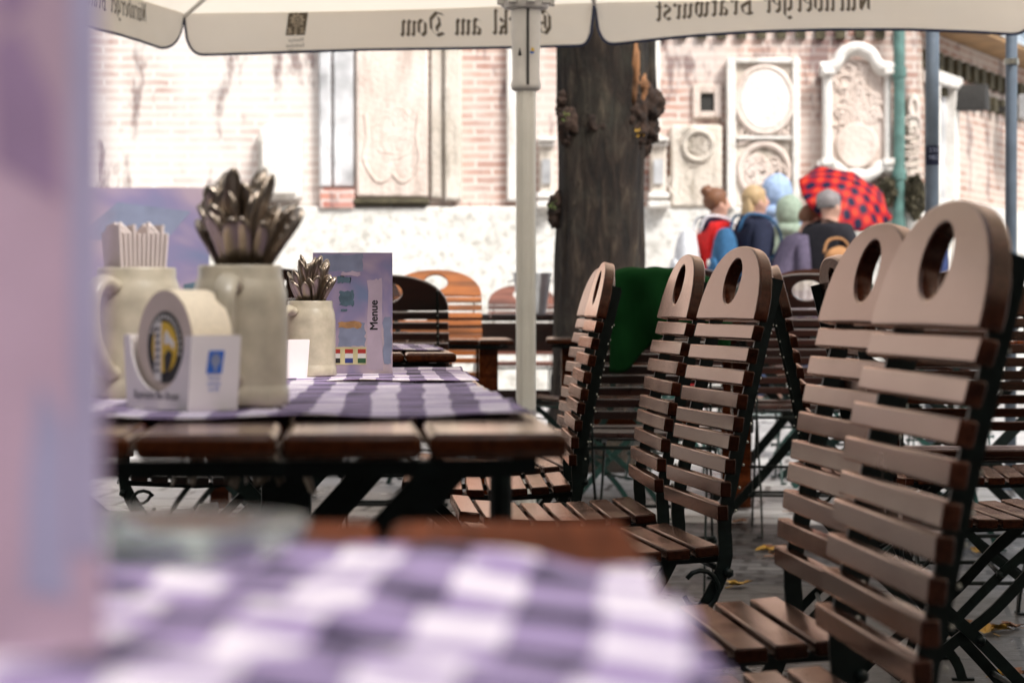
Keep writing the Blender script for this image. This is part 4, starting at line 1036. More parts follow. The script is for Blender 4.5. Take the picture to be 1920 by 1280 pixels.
# ------------------------------------------------------------------ big parasol
STR = {
 'N': (.8, [[(0,1.3),(.15,1.2),(.15,.12),(.0,.0)],[(.15,1.2),(.62,.1)],[(.5,1.25),(.62,1.35),(.62,.1)]]),
 'B': (.82, [[(.18,1.35),(.18,.08)],[(.0,1.25),(.5,1.38),(.64,1.1),(.25,.75)],[(.25,.75),(.66,.5),(.58,.12),(.3,0),(.0,.1)]]),
 'D': (.95, [[(.05,1.25),(.45,1.38),(.8,1.0),(.78,.4),(.42,0),(.02,.15)],[(.32,1.1),(.25,.7),(.45,.45),(.4,.25)]]),
 'G': (.85, [[(.6,1.2),(.35,1.38),(.08,1.05),(.05,.35),(.3,0),(.65,.15),(.68,.6),(.42,.66)],[(.35,1.1),(.32,.3)]]),
 'n': (.62, [[(.0,.88),(.1,.8),(.1,.15),(.2,.03)],[(.1,.75),(.34,.95),(.45,.8),(.45,.15),(.55,.03)]]),
 'm': (.95, [[(.0,.88),(.1,.8),(.1,.15),(.2,.03)],[(.1,.75),(.34,.95),(.43,.8),(.43,.15),(.52,.03)],[(.43,.75),(.66,.95),(.77,.8),(.77,.15),(.87,.03)]]),
 'u': (.62, [[(.0,.88),(.1,.8),(.1,.2),(.25,.03),(.45,.2)],[(.36,.92),(.45,.8),(.45,.15),(.55,.03)]]),
 'r': (.48, [[(.0,.88),(.1,.8),(.1,.15),(.2,.03)],[(.1,.75),(.3,.97),(.42,.82)]]),
 'a': (.60, [[(.06,.82),(.28,.97),(.42,.82),(.42,.15),(.52,.03)],[(.42,.55),(.1,.42),(.1,.15),(.25,.03),(.42,.2)]]),
 'o': (.58, [[(.3,.98),(.08,.8),(.08,.2),(.28,.02),(.48,.2),(.48,.8),(.3,.98)]]),
 'e': (.52, [[(.08,.45),(.46,.64),(.46,.82),(.3,.98),(.08,.8),(.08,.2),(.28,.02),(.46,.17)]]),
 'c': (.48, [[(.44,.82),(.3,.98),(.08,.8),(.08,.2),(.28,.02),(.44,.17)]]),
 'b': (.58, [[(.02,1.48),(.1,1.38),(.1,.17),(.28,.02),(.47,.2),(.47,.8),(.32,.95),(.1,.76)]]),
 'g': (.60, [[(.46,.8),(.28,.97),(.08,.8),(.08,.3),(.26,.12),(.46,.25)],[(.46,.95),(.46,-.15),(.26,-.38),(.06,-.26)]]),
 't': (.44, [[(.12,1.22),(.12,.17),(.26,.02),(.38,.12)],[(.0,.9),(.34,.9)]]),
 'w': (.92, [[(.0,.92),(.1,.8),(.1,.2),(.26,.03),(.43,.2)],[(.35,.92),(.43,.82),(.43,.2),(.6,.03),(.76,.25),(.76,.8),(.6,.97)]]),
 's': (.52, [[(.43,.84),(.27,.98),(.1,.82),(.12,.62),(.42,.42),(.42,.18),(.25,.02),(.06,.15)]]),
 'l': (.32, [[(.02,1.48),(.1,1.38),(.1,.17),(.22,.03)]]),
 'k': (.54, [[(.02,1.48),(.1,1.38),(.1,.15),(.2,.03)],[(.1,.55),(.34,.95),(.42,.8),(.15,.5),(.38,.4),(.38,.15),(.5,.03)]]),
 ' ': (.45, [])}
def blackletter(s):
    """strokes of a broad nib; returns list of quads in letter units and total width"""
    nib = Vector((.085, .075)); quads = []; x = 0
    for ch in s:
        dots = False
        if ch == 'ü': ch, dots = 'u', True
        if ch == 'ö': ch, dots = 'o', True
        w, st_ = STR[ch]
        for pl in st_:
            for a, b in zip(pl, pl[1:]):
                a, b = Vector(a)+Vector((x,0)), Vector(b)+Vector((x,0))
                quads.append([a-nib, a+nib, b+nib, b-nib])
        if dots:
            for dx in (.14, .40):
                c = Vector((x+dx, 1.22)); quads.append([c+Vector((-.06,0)), c+Vector((0,.08)), c+Vector((.06,0)), c+Vector((0,-.08))])
        x += w + .10
    return quads, x
EDGE = 2.105; DROP = .178
V2 = Vector((.343, 10.03)); ud = Vector((.979, -.207)).normalized(); pd = Vector((-.207, -.979)).normalized(); HS = 1.79
UC = V2 + pd*HS
par = thing('parasol', 'large beige square parasol with dark gothic lettering on its valance and white pole', 'parasol', (UC.x+.075, UC.y, ground_z(*UC)), 0)
par_loc = Vector((UC.x+.075, UC.y, ground_z(*UC)))
def P3(p2, z): return Vector((p2.x, p2.y, z)) - par_loc
PB = Vector((par_loc.x, par_loc.y))
bm = BM(); prof = []
rp = .036
def polepoly(z):
    n = 40; out = []
    for k in range(n):
        a = 2*PI*k/n; g = .006*sum(math.exp(-((math.atan2(math.sin(a-b), math.cos(a-b)))/.13)**2) for b in (R(-90+22), R(-90-35), R(90), R(0), R(180)))
        out.append(bm.verts.new(((rp-g)*math.cos(a), (rp-g)*math.sin(a), z)))
    return out
rs = [polepoly(z) for z in (.04, 1.0, 2.0, 3.0)]
for q_, w_ in zip(rs, rs[1:]):
    for k in range(40): bm.faces.new((q_[k], q_[(k+1)%40], w_[(k+1)%40], w_[k]))
obj('pole', bm, 'pole', par, True)
bm = BM(); zt = lambda y: EYE + (YH-y)/F*par_loc.y - par_loc.z
lathe(bm, [(.038,zt(172)),(.050,zt(168)),(.052,zt(160)),(.047,zt(150)),(.047,zt(110)),(.050,zt(70)),(.052,zt(25)),(.050,zt(14)),(.037,zt(12))], 36); sl = obj('sleeve', bm, 'plastic', par, True)
bm = BM(); box(bm, (.006,-.0475,zt(80)), (.009,.012,.30)); obj('slot', bm, 'poledark', sl)
bm = BM(); prism(bm, [(-.030,zt(108)),(-.016,zt(108)),(-.023,zt(92))], -.0485, -.0465, lambda x,y,z:(x+.002, z*.93, y)); obj('warning_sticker', bm, 'black', sl)
bm = BM(); prism(bm, [(.020+.008*math.cos(a), zt(98)+.010*math.sin(a)) for a in [2*PI*k/20 for k in range(20)]], -.0475, -.0445, lambda x,y,z:(x, z*.94, y)); so = obj('round_sticker', bm, 'yellow', sl)
bm = BM(); prism(bm, [(.020+.0085*math.cos(a), zt(100)+.008*math.sin(a)) for a in [PI+PI*k/10 for k in range(11)]], -.0485, -.0455, lambda x,y,z:(x, z*.94, y)); obj('sticker_half', bm, 'blue', so)
bm = BM(); lathe(bm, [(.038,zt(22)),(.075,zt(18)),(.082,zt(8)),(.080,zt(-4)),(.05,zt(-16)),(.037,zt(-18))], 32); 
for k in range(8): box(bm, (.085*math.cos(k*PI/4+.2), .085*math.sin(k*PI/4+.2), zt(2)), (.03,.03,.035))
obj('runner', bm, 'plastic', par, bevel=.003)
bm = BM(); lathe(bm, [(.036,2.86-par_loc.z),(.07,2.88-par_loc.z),(.07,2.95-par_loc.z),(.0,3.0-par_loc.z)], 24); obj('top_hub', bm, 'plastic', par, True)
bm = BM(); lathe(bm, [(.30,0),(.30,.06),(.08,.07),(.06,.10),(.045,.16)], 24, cap1=True); obj('base', bm, 'iron', par)
corn = [UC - pd*HS - ud*HS, UC - pd*HS + ud*HS, UC + pd*HS + ud*HS, UC + pd*HS - ud*HS]   # far left, far right, near right, near left
mids = [(corn[i]+corn[(i+1)%4])/2 for i in range(4)]
rimp = []
for i in range(4): rimp += [corn[i], mids[i]]
TOPZ = 2.93
for k, p in enumerate(rimp):
    bm = BM(); box_a = P3(PB, TOPZ-.06); box_b = P3(p, EDGE-.012)
    tube(bm, [box_a, box_b], .010, 6); obj('rib', bm, 'plastic', par)
    bm = BM(); tube(bm, [P3(PB, zt(2)+par_loc.z) + (P3(p, 0)-P3(PB, 0)).normalized()*.085, box_a*.48 + box_b*.52], .008, 6); obj('strut', bm, 'plastic', par)
bm = BM(); apex = P3(PB, TOPZ)
for k in range(8):
    a, b = P3(rimp[k], EDGE), P3(rimp[(k+1)%8], EDGE); nn = 10; rows = []
    for i in range(nn+1):
        t_ = i/nn; row = []
        for j in range(9):
            s_ = j/8; p = apex.lerp(a, t_).lerp(apex.lerp(b, t_), s_); p.z -= .035*math.sin(PI*s_)*math.sin(PI*min(1, t_*.9)); row.append(bm.verts.new(p))
        rows.append(row)
    for i in range(nn):
        for j in range(8):
            try: bm.faces.new((rows[i][j], rows[i+1][j], rows[i+1][j+1], rows[i][j+1]))
            except ValueError: pass
bmesh.ops.remove_doubles(bm, verts=bm.verts, dist=.0005)
obj('canopy', bm, 'canopy', par, True)
def valance(A, B, rise, rl, rr_, tilt=0, lower=0, text=None, tcx=.5, tsz=.05, logo=False, tz=.55, wav=.012, seed=0):
    """panel from A to B (left to right seen from below the parasol)"""
    L_ = (B-A).length; nrm = Vector(((B-A).y, -(B-A).x)).normalized()   # points inwards or outwards; fix
    if (UC - (A+B)/2).dot(nrm) < 0: nrm = -nrm       # inward
    def drop(u):
        d = DROP + lower*(u-.5) - rise*math.sin(PI*u)
        a, b = u*L_/rl, (1-u)*L_/rr_
        if a < 1: d *= (1-(1-a)**3.0)**(1/2.2)
        if b < 1: d *= (1-(1-b)**3.0)**(1/2.2)
        return max(.006, d)
    def pt(u, v, off=0):
        p = A.lerp(B, u); dd = drop(u)*v
        w = wav*math.sin(u*11+seed)*v + .006*noise.noise(Vector((u*12, v*3, seed)))*v
        p = p + nrm*(off - w + .004)
        return P3(p, EDGE - dd)
    nu_, nv_ = 90, 10; bm = BM(); g_ = [[bm.verts.new(pt(i/nu_, j/nv_)) for j in range(nv_+1)] for i in range(nu_+1)]
    for i in range(nu_):
        for j in range(nv_): f = bm.faces.new((g_[i][j], g_[i+1][j], g_[i+1][j+1], g_[i][j+1])); f.smooth = True
    val = obj('valance', bm, 'canopy', par)
    bm = BM(); tube(bm, [pt(0,0)]+[pt(i/140, 1) for i in range(141)]+[pt(1,0)], .0058, 6); obj('piping', bm, 'piping', val, True)
    def onpanel(dist, h):   # dist along from A (m), h metres above the lower edge centreline
        u = min(.999, max(.001, dist/L_)); dd = DROP*(1) + lower*(u-.5) - rise*math.sin(PI*u); v = 0
        p = A.lerp(B, u); fr = max(0, 1-h/dd)
        w = wav*math.sin(u*11+seed)*fr + .006*noise.noise(Vector((u*12, fr*3, seed)))*fr
        return P3(p + nrm*(.0085 - w), EDGE - dd + h)
    if text:
        qs, W = blackletter(text); bm = BM(); start = tcx*L_ + W*tsz*.5
        for qd in qs: bm.faces.new([bm.verts.new(onpanel(start - v_.x*tsz, tz*DROP - .5*tsz + v_.y*tsz)) for v_ in qd])
        obj('gothic_lettering', bm, 'print', val)
    if logo:
        lx = (545-345)/F*10.35; s_ = 10.3/F
        bm = BM(); lw = 40*s_
        def lp(a, b, o=0):   # a: px right of 547 seen, b px below 14
            p = onpanel(lx + a*s_, DROP-.012 - b*s_); p += Vector((nrm.x, nrm.y, 0))*o*.0012; return p
        bm.faces.new([bm.verts.new(lp(*z_)) for z_ in ((6,0),(44,0),(38,42),(0,42))]); lg = obj('emblem_ground', bm, 'print', val)
        bm = BM(); fc = (23, 14)
        bm.faces.new([bm.verts.new(lp(fc[0]+(12.5+2*math.cos(9*a))*math.cos(a), fc[1]+(11.5+1.6*math.cos(9*a))*math.sin(a), 1)) for a in [2*PI*k/72 for k in range(72)]])
        bm.faces.new([bm.verts.new(lp(*z_, 1)) for z_ in ((19,24),(23,24),(21,42),(17,42))])
        for ox in (4, 28): bm.faces.new([bm.verts.new(lp(ox+a, b, 1)) for a, b in ((0,28),(9,28),(6,31),(10,38),(0,38),(3,33))])
        obj('emblem_flower', bm, 'canopy', lg)
        bm = BM(); pts = [lp(fc[0]+rr2*math.cos(a), fc[1]+rr2*math.sin(a), 2) for a, rr2 in [(k*.35, 1.5+k*.28) for k in range(26)]]; tube(bm, pts, .0016, 5); obj('emblem_spiral', bm, 'print', lg)
        for i, s2 in enumerate(('Münchner', 'Gastlichkeit', 'seit 1893')):
            place_text(s2, .022, lambda a, b, i=i: lp(20-i*1.5 - a/s_*.80, 54+i*10 - b/s_, 1), 'emblem_lettering', 'print', lg)
valance(corn[0], mids[0], .004, .10, .07, text='Glöckl am Dom', tcx=.715, tsz=.070, logo=True, lower=.0, tz=.50)
valance(mids[0], corn[1], .045, .10, .12, text='Nürnberger Bratwurst', tcx=.385, tsz=.066, lower=0, tz=.60, seed=2)
valance(mids[3], corn[0], .0, .1, .42, text='Nürnberger Bratwurst', tcx=.50, tsz=.060, tz=.62, seed=4)
valance(corn[3], mids[3], .03, .1, .1, seed=5)
valance(corn[1], mids[1], .03, .1, .1, seed=6); valance(mids[1], corn[2], .03, .1, .1, seed=7)
valance(corn[2], mids[2], .03, .1, .1, seed=8); valance(mids[2], corn[3], .03, .1, .1, seed=9)

for cxy, lab in (((1.5,4.75), 'unseen beige parasol added to shade the near chairs'), ((2.02,1.9), 'unseen beige parasol added for shade beside the two nearest tables'), ((-2.0,4.7), 'unseen beige parasol added for shade left of the laid tables'), ((4.3,7.4), 'unseen beige parasol added for shade far right')):
    c_ = copy_tree(par); c_.location = (cxy[0], cxy[1], 0); c_.scale = (.8,.8,1); tag(c_, lab)  # extra parasols out of view, added to shade chairs and tables
# grey posts at the right
def post(x, d, w, label, plate=False):
    X = (x-960)/F*d; gz = ground_z(X, d); t = thing('steel_post', label, 'post', (X, d, gz), 0, 'grey steel posts at the right')
    bm = BM(); tube(bm, [(0,0,.012), (0,0,3.4)], w/2, 20); obj('shaft', bm, 'greypole', t, True)
    bm = BM(); lathe(bm, [(w*1.3,0),(w*1.3,.012),(w*.7,.02)], 20, cap1=True); obj('base_plate', bm, 'greypole', t)
    bm = BM(); lathe(bm, [(w*.52,3.39),(w*.55,3.40),(w*.3,3.43),(.002,3.44)], 20); obj('cap', bm, 'greypole', t, True)
    if plate:
        z = EYE-gz+(YH-290)/F*d; r = w/2+.001
        bm = BM(); 
        pts = [(r*math.cos(a), r*math.sin(a)) for a in [R(-160+k*140/12) for k in range(13)]]
        vs = [[bm.verts.new((p[0], p[1], z+dz)) for p in pts] for dz in (-.045,.035)]
        for k in range(12): bm.faces.new((vs[0][k], vs[0][k+1], vs[1][k+1], vs[1][k]))
        st_ = obj('sticker', bm, 'navy', t)
        for i, s_ in enumerate(('233', '982')):
            def f(a, b, i=i): an = R(-90)+a/(r); return Vector(((r+.0006)*math.cos(an), (r+.0006)*math.sin(an), z+.008-i*.030+b))
            place_text(s_, .027, f, 'sticker_number', 'sky_print', st_)
    else:
        z = EYE-gz+(YH-117)/F*d; bm = BM(); tube(bm, [(0,0,z-.012),(0,0,z+.012)], w/2+.006, 18); box(bm, (.0,-w/2-.02,z), (.012,.03,.02)); obj('clamp', bm, 'rivet', t)
post(1747, 10.0, .056, 'grey blue steel post with a small numbered blue sticker', True)
post(1895, 10.3, .050, 'grey blue steel post nearest the right photo edge with a bright ring clamp')

# ------------------------------------------------------------------ people
def skin_obj(name, V, E, rad, mat, parent, sub=2):
    me = bpy.data.meshes.new(name); me.from_pydata([Vector(v) for v in V], E, []); o = link(name, me, mat, parent)
    sk = o.modifiers.new('skin', 'SKIN'); sk.use_smooth_shade = True
    for i, r in enumerate(rad): me.skin_vertices[0].data[i].radius = r if isinstance(r, tuple) else (r, r)
    me.skin_vertices[0].data[0].use_root = True
    s = o.modifiers.new('sub', 'SUBSURF'); s.levels = sub; s.render_levels = sub
    return o
def person(x, ytop, d, face, label, coat, trousers, hair=None, hood=None, H=1.7, lean=0.0, arms='down', scarf=None, long=False, hairstyle='short', width=1.0):
    """face = heading in degrees (0 = +x, 90 = away from the camera). local frame: faces +y"""
    X = (x-960)/F*d; gz = ground_z(X, d)
    top = EYE + (YH-ytop)/F*d - gz; k = top/1.72
    t = thing('person', label, 'person', (X, d, gz), R(face-90)); t.scale = (k, k, k)
    ln = lambda z: lean*max(0, z-.95)            # bend forward
    J = {'pel':(0,0,.95),'sp':(0,ln(1.15),1.15),'ch':(0,ln(1.32),1.32),'nk':(0,ln(1.46)+.01,1.45),'hb':(0,ln(1.52)+.025,1.525),'hd':(0,ln(1.62)+.035,1.60),'tp':(0,ln(1.68)+.025,1.655)}
    V = [J['pel'],J['sp'],J['ch'],J['nk'],J['hb'],J['hd'],J['tp']]; rad = [(.15,.11),(.135,.10),(.16,.11),(.055,.058),(.058,.070),(.074,.090),(.058,.070)]
    E = [(0,1),(1,2),(2,3),(3,4),(4,5),(5,6)]
    def add(v, r, p): V.append(v); rad.append(r); E.append((p, len(V)-1)); return len(V)-1
    add((0, ln(1.59)+.132, 1.578), .013, 5)                               # nose
    for s in (-1, 1): add((s*.088, ln(1.6)+.02, 1.585), (.012,.018), 5)   # ears
    ch = ln(1.38); Av = []
    for s in (-1, 1):
        if arms == 'umbrella' and s == 1: ar = [(s*.20,ch,1.39),(s*.27,ch+.08,1.14),(s*.10,ch+.26,1.22),(s*.06,ch+.30,1.27)]
        elif arms == 'bent': ar = [(s*.20,ch,1.39),(s*.27,ch-.04,1.12),(s*.17,ch+.20,1.05),(s*.13,ch+.27,1.06)]
        else: ar = [(s*.20,ch,1.39),(s*.25,ch-.02+s*.04,1.12),(s*.255,ch+.08+s*.05,.88),(s*.25,ch+.10+s*.05,.82)]
        Av.append(ar)
        i = add(ar[0], .058, 2); i = add(ar[1], .042, i); i = add(ar[2], .028, i); i = add(ar[3], (.036,.020), i)
        dv = (Vector(ar[3])-Vector(ar[2])).normalized(); sd = Vector((0,1,0)) if abs(dv.y) < .7 else Vector((1,0,0))
        for f_, ln_ in ((-.027,.062),(-.009,.072),(.009,.068),(.026,.055)):
            j = add(Vector(ar[3])+sd*f_+dv*.035, .010, i); add(Vector(ar[3])+sd*f_+dv*ln_+Vector((-s*.012,0,0)), .007, j)
        add(Vector(ar[3])+sd*.045+dv*.005, .009, i)
    stp = .16
    Lv = []
    for s in (-1, 1):
        lg = [(s*.09,0,.88),(s*.095,s*stp*.35+.03,.50),(s*.095,s*stp,.10),(s*.10,s*stp+.10,.04)]; Lv.append(lg)
        i = add(lg[0], .085, 0); i = add(lg[1], .055, i); i = add(lg[2], .038, i); add(lg[3], (.04,.03), i)
    body = skin_obj('body', V, E, rad, 'skin', t, 2)
    # coat
    V, rad, E = [], [], []
    hem = .62 if long else .80
    cs_ = [((0,0,hem),(.20*width,.165)),((0,.0,.95),(.185*width,.15)),((0,ln(1.15),1.15),(.175*width,.14)),((0,ln(1.33),1.33),(.20*width,.145)),((0,ln(1.43),1.425),(.11,.095)),((0,ln(1.48)+.01,1.475),(.075,.075))]
    for i, (v, r) in enumerate(cs_):
        V.append(v); rad.append(r)
        if i: E.append((i-1, i))
    for ar in Av:
        V.append(ar[0]); rad.append(.085); E.append((3, len(V)-1)); V.append(ar[1]); rad.append(.066); E.append((len(V)-2, len(V)-1)); V.append(ar[2]); rad.append(.052); E.append((len(V)-2, len(V)-1))
    skin_obj('coat', V, E, rad, coat, body, 2)
    V, rad, E = [(0,0,.90)], [(.17,.13)], []
    for lg in Lv:
        V.append(lg[0]); rad.append(.10); E.append((0, len(V)-1)); V.append(lg[1]); rad.append(.074); E.append((len(V)-2, len(V)-1)); V.append(lg[2]); rad.append(.062); E.append((len(V)-2, len(V)-1))
    skin_obj('trousers', V, E, rad, trousers, body, 2)
    for lg in Lv:
        bm = BM(); blob(bm, (lg[2][0], lg[2][1]+.05, .045), (.048,.13,.05), 1, .05, 2); obj('shoe', bm, 'shoe', body)
    hz = 1.605; hy = ln(1.62)+.02
    if hair:
        bm = BM(); blob(bm, (0, hy-.012, hz+.022), (.092,.105,.098), 3, .14, 3)
        for v in bm.verts:
            if v.co.y > hy+.055 and v.co.z < hz+.055: v.co.y = hy+.055
            if hairstyle == 'short' and v.co.z < hz-.03: v.co.z = hz-.03
        if hairstyle == 'bun': blob(bm, (0, hy-.085, hz+.085), (.055,.05,.05), 5, .25, 3)
        if hairstyle == 'long': blob(bm, (0, hy-.07, hz-.09), (.08,.045,.14), 6, .2, 3)
        obj('hair', bm, hair, body)
    if hood:
        bm = BM(); blob(bm, (0, hy-.012, hz+.01), (.118,.135,.145), 8, .08, 3)
        for v in bm.verts:
            if v.co.y > hy+.07: v.co.y = hy+.07 - .35*(v.co.y-hy-.07)
        blob(bm, (0, hy-.035, hz-.14), (.13,.11,.07), 9, .1, 3); obj('hood', bm, hood, body)
    if scarf:
        bm = BM(); blob(bm, (0, ln(1.46), 1.455), (.125,.115,.065), 10, .2, 3); blob(bm, (0, ln(1.46)-.06, 1.42), (.14,.07,.06), 11, .2, 3); obj('scarf', bm, scarf, body)
    return t, k
def backpack(pt_, k, mat, label, lean=0, dot=False, side=0):
    t = thing('backpack', label, 'backpack', pt_.location, pt_.rotation_euler.z); t.scale = (k,k,k)
    bm = BM(); n = 20; rings = []
    for (z, w, dd) in ((.96,.08,.04),(.98,.135,.075),(1.05,.15,.095),(1.18,.145,.09),(1.30,.125,.07),(1.37,.09,.045),(1.39,.04,.02)):
        rings.append([bm.verts.new((math.copysign(abs(math.cos(a))**.7, math.cos(a))*w+side, -.235+lean*(z-.95)+math.copysign(abs(math.sin(a))**.7, math.sin(a))*dd, z)) for a in [2*PI*j/n for j in range(n)]])
    for q_, w_ in zip(rings, rings[1:]):
        for j in range(n): bm.faces.new((q_[j], q_[(j+1)%n], w_[(j+1)%n], w_[j]))
    bm.faces.new(rings[0][::-1]); bm.faces.new(rings[-1]); obj('bag', bm, mat, t, True)
    bm = BM(); blob(bm, (side, -.335+lean*.15, 1.09), (.10,.035,.075), 4, .05, 3); obj('front_pocket', bm, mat, t)
    for s in (-1, 1):
        bm = BM(); tube(bm, smooth_path([(side*.5+s*.09,-.16,1.36),(s*.13,-.10,1.49),(s*.14,.08,1.46),(s*.145,.17,1.30),(s*.17,.05,1.12),(side*.5+s*.12,-.16,1.02)], 4), .011, 6); obj('strap', bm, mat, t, True)
    if dot:
        bm = BM(); blob(bm, (side-.0, -.372+lean*.15, 1.12), (.028,.008,.028), 4, 0, 2); obj('badge', bm, 'white', t)
    return t
p, k = person(1341, 353, 19.0, 12, 'woman in red coat with dark scarf and brown hair bun, leftmost of the group', 'red', 'red', hair='hair_brown', scarf='scarf', long=True, hairstyle='bun', arms='bent')
backpack(p, k, 'bagwhite', 'white and grey backpack on the back of the red coat')
p, k = person(1413, 348, 18.6, 15, 'person with blond hair in navy jacket between red coat and purple grey jacket', 'navy', 'jeans', hair='hair_blond', scarf='navy', hairstyle='long', arms='bent')
backpack(p, k, 'bagblue', 'blue backpack with round white badge on the navy jacket', dot=True)
person(1455, 336, 20.2, 45, 'person in light blue raincoat with hood up, tallest in the middle of the group', 'lblue', 'jeans', hood='lblue', arms='down')
person(1479, 374, 19.8, 60, 'shorter person in pale green raincoat with hood up', 'pgreen', 'jeans', hood='pgreen')
person(1458, 383, 18.2, 12, 'stooping person with brown hair in purple grey jacket', 'mauve', 'jeans', hair='hair_brown', lean=.42, arms='bent', width=1.15)
p6, k6 = person(1552, 356, 18.0, 35, 'man with short grey hair in dark coat holding the checked umbrella', 'charcoal', 'jeans', hair='hair_grey', arms='umbrella', width=1.1)
person(1752, 404, 19.5, 0, 'person in dark blue jacket glimpsed through the oval hole of the nearest chair', 'dblue', 'jeans', hair='hair_brown')
# tan bag under the man's arm
c = at(1562, 468, 17.8); t = thing('shoulder_bag', 'tan leather bag hanging under the arm of the man in dark coat', 'bag', (c.x+.02, 17.66, 1.07), R(20))
bm = BM(); blob(bm, (0,0,.15), (.10,.045,.08), 2, .1, 3); obj('bag', bm, 'tan', t)
bm = BM(); tube(bm, smooth_path([(-.12,0,.18),(-.07,.02,.27),(.05,.03,.28),(.12,0,.18)], 5), .010, 6); obj('strap', bm, 'tan', t, True)
# checked umbrella
uc = at(1585, 372, 18.3); t = thing('umbrella', 'red umbrella with navy check, tilted, held above the man in dark coat', 'umbrella', (uc.x, uc.y, uc.z))
t.rotation_euler = (R(38), R(22), 0)
bm = BM(); uvl = bm.loops.layers.uv.new('UVMap'); n = 64; m_ = 14; Ru = .385; g_ = []
for j in range(m_+1):
    r = Ru*j/m_; row = []
    for i in range(n):
        a = 2*PI*i/n; sc_ = 1 - .07*abs(math.sin(4*a))*(j/m_)**2
        row.append(bm.verts.new((r*math.cos(a)*sc_, r*math.sin(a)*sc_, .15*(1-(j/m_)**2) - .022*abs(math.sin(4*a))*(j/m_))))
    g_.append(row)
for j in range(m_):
    for i in range(n):
        vs = (g_[j][i], g_[j+1][i], g_[j+1][(i+1)%n], g_[j][(i+1)%n])
        f = bm.faces.new(vs); f.smooth = True
        for lp in f.loops: lp[uvl].uv = (lp.vert.co.x, lp.vert.co.y)
me = bpy.data.meshes.new('fabric'); bm.to_mesh(me); bm.free(); o = link('fabric', me, 'plaid', t); sd = o.modifiers.new('s','SOLIDIFY'); sd.thickness = .002
bm = BM(); tube(bm, [(0,0,-.42),(0,0,.185)], .006, 8); obj('shaft', bm, 'rivet', t)
bm = BM(); tube(bm, [(0,0,-.50),(0,0,-.42)], .013, 8); obj('handle', bm, 'black', t)
for k in range(8):
    a = k*PI/4; bm = BM(); tube(bm, [(Ru*j/8*math.cos(a), Ru*j/8*math.sin(a), .15*(1-(j/8)**2)-.006) for j in range(9)], .0025, 5); obj('rib', bm, 'rivet', t)

# ------------------------------------------------------------------ unseen houses, added to block low sky light and darken reflections
M['render'] = simple('grey_render', (.13,.12,.11), rough=.9, var=.15, scale=2); M['pane'] = simple('dark_window_glass', (.02,.025,.03), rough=.08, var=.1)
def house(label, loc, rz, L_):
    t = thing('house', label, 'building', loc, R(rz))
    bm = BM(); box(bm, (0,-4,6.5), (L_,8,13)); obj('wall', bm, 'render', t)
    bm = BM(); prism(bm, [(.5,12.9),(.5,13.2),(-4,17),(-8.5,13.2),(-8.5,12.9)], -L_/2-.5, L_/2+.5, lambda x,y,z:(z,x,y)); obj('roof', bm, 'soffit', t)
    for i in range(int(L_/4)):
        for z in (2.0, 5.2, 8.2, 11.0):
            bm = BM(); box(bm, (-L_/2+2+i*4,.03,z), (1.3,.08,1.9)); wn = obj('window', bm, 'stone', t, bevel=.01)
            bm = BM(); box(bm, (-L_/2+2+i*4,.075,z), (1.05,.02,1.65)); obj('pane', bm, 'pane', wn)
house('unseen grey rendered house added behind the camera to darken reflections', (2,-10,0), 0, 44)
house('unseen grey rendered house added on the left to block low sky light', (-13,2,0), -90, 24)
house('unseen grey rendered house added on the right to block low sky light', (15,0,0), 90, 24)

# ------------------------------------------------------------------ fallen leaves
rnd = random.Random(12)
def leaf_mesh(sd):
    rn = random.Random(sd); bm = BM(); n = 22; out = []
    for k in range(n):
        a = 2*PI*k/n; r = .030*(1+.38*math.cos(5*a)+rn.uniform(-.1,.1)); out.append(bm.verts.new((r*math.cos(a), r*math.sin(a)*.9, .004+.010*abs(math.sin(a*1.5+sd))+rn.uniform(0,.004))))
    c = bm.verts.new((0,0,.004))
    for k in range(n): bm.faces.new((c, out[k], out[(k+1)%n]))
    tube(bm, [(-.028,0,.006),(-.055,.004,.004)], .0012, 5)
    me = bpy.data.meshes.new('fallen_leaf'); bm.to_mesh(me); bm.free(); return me
LM = [leaf_mesh(k) for k in range(5)]
for i, m_ in enumerate(LM): m_.materials.append(M['leaf_y' if i % 2 else 'leaf_b'])
spots = [(1385,998),(1440,1040),(1460,1038),(1385,1102),(1465,1050),(1565,1110),(1830,1040),(1850,1037),(1842,1044),(1800,1180),(1830,1175),(1870,1185),(1900,1180),(1880,1272),(1905,1270),(1815,985),(1555,1190),(1760,1200),(1850,1190),(1590,1060),(1345,960),(1620,1120),(1700,1150),(1260,1010),(1500,985),(870,960),(600,925),(1220,1040)]
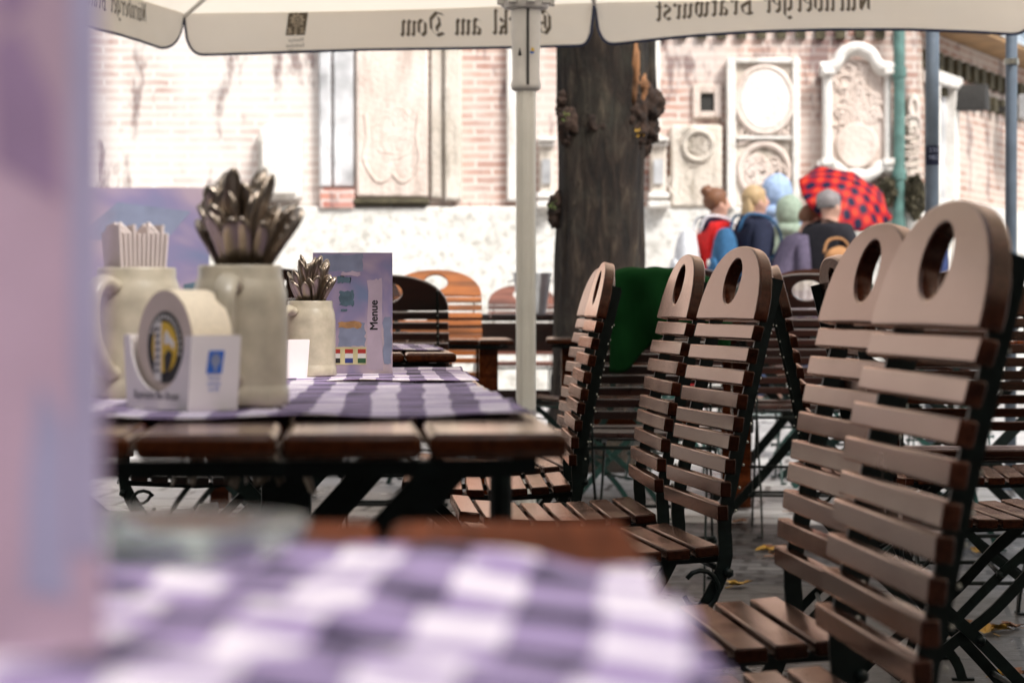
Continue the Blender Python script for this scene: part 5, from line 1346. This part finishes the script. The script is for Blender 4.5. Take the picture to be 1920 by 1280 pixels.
for i, (x, y) in enumerate(spots):
    d = EYE*F/(y-YH); X = (x-960)/F*d
    o = bpy.data.objects.new('fallen_leaf', LM[i % 5]); C.objects.link(o); o.location = (X, d, ground_z(X, d)+.002); o.rotation_euler = (rnd.uniform(-.1,.1), rnd.uniform(-.1,.1), rnd.uniform(0,6)); o.scale = (rnd.uniform(.8,1.3),)*3
    tag(o, ('yellow' if (i % 5) % 2 else 'brown') + ' fallen autumn leaf lying on the paving under the chairs', 'leaf', ('yellow' if (i % 5) % 2 else 'brown') + ' fallen leaves on the paving')

# ------------------------------------------------------------------ light, camera
w = bpy.data.worlds.new('World'); SC.world = w; w.use_nodes = True; nt = w.node_tree
bg = nt.nodes['Background']; sky = nt.nodes.new('ShaderNodeTexSky'); sky.sky_type = 'NISHITA'; sky.sun_disc = False
SE, SA = R(46), R(142)     # elevation; azimuth of the sun measured clockwise from +y
sky.sun_elevation = SE; sky.sun_rotation = SA; sky.air_density = 1; sky.dust_density = 3
hs = nt.nodes.new('ShaderNodeHueSaturation'); hs.inputs['Saturation'].default_value = .22; L(nt, sky.outputs[0], hs.inputs['Color']); L(nt, hs.outputs[0], bg.inputs['Color'])
bg.inputs['Strength'].default_value = .15
sun = bpy.data.lights.new('sun', 'SUN'); sun.energy = 1.7; sun.angle = R(14); sun.color = (1,.96,.9)
so = bpy.data.objects.new('sun', sun); C.objects.link(so)
sd_ = Vector((math.sin(SA)*math.cos(SE), math.cos(SA)*math.cos(SE), math.sin(SE)))
so.rotation_euler = sd_.to_track_quat('Z', 'Y').to_euler()
cam = bpy.data.cameras.new('camera'); co = bpy.data.objects.new('camera', cam); C.objects.link(co)
cam.sensor_width = 36; cam.lens = F*36/1920; cam.clip_end = 500; cam.clip_start = .02
co.location = (0,0,EYE); co.rotation_euler = (R(90) - math.atan(60/F), 0, 0)
cam.dof.use_dof = True; cam.dof.focus_distance = 4.4; cam.dof.aperture_fstop = 8.0; cam.dof.aperture_blades = 8
SC.camera = co
SC.view_settings.view_transform = 'Standard'; SC.view_settings.look = 'None'; SC.view_settings.gamma = 1; SC.view_settings.exposure = 1.1
SC.render.film_transparent = False
SC.cycles.max_bounces = 8
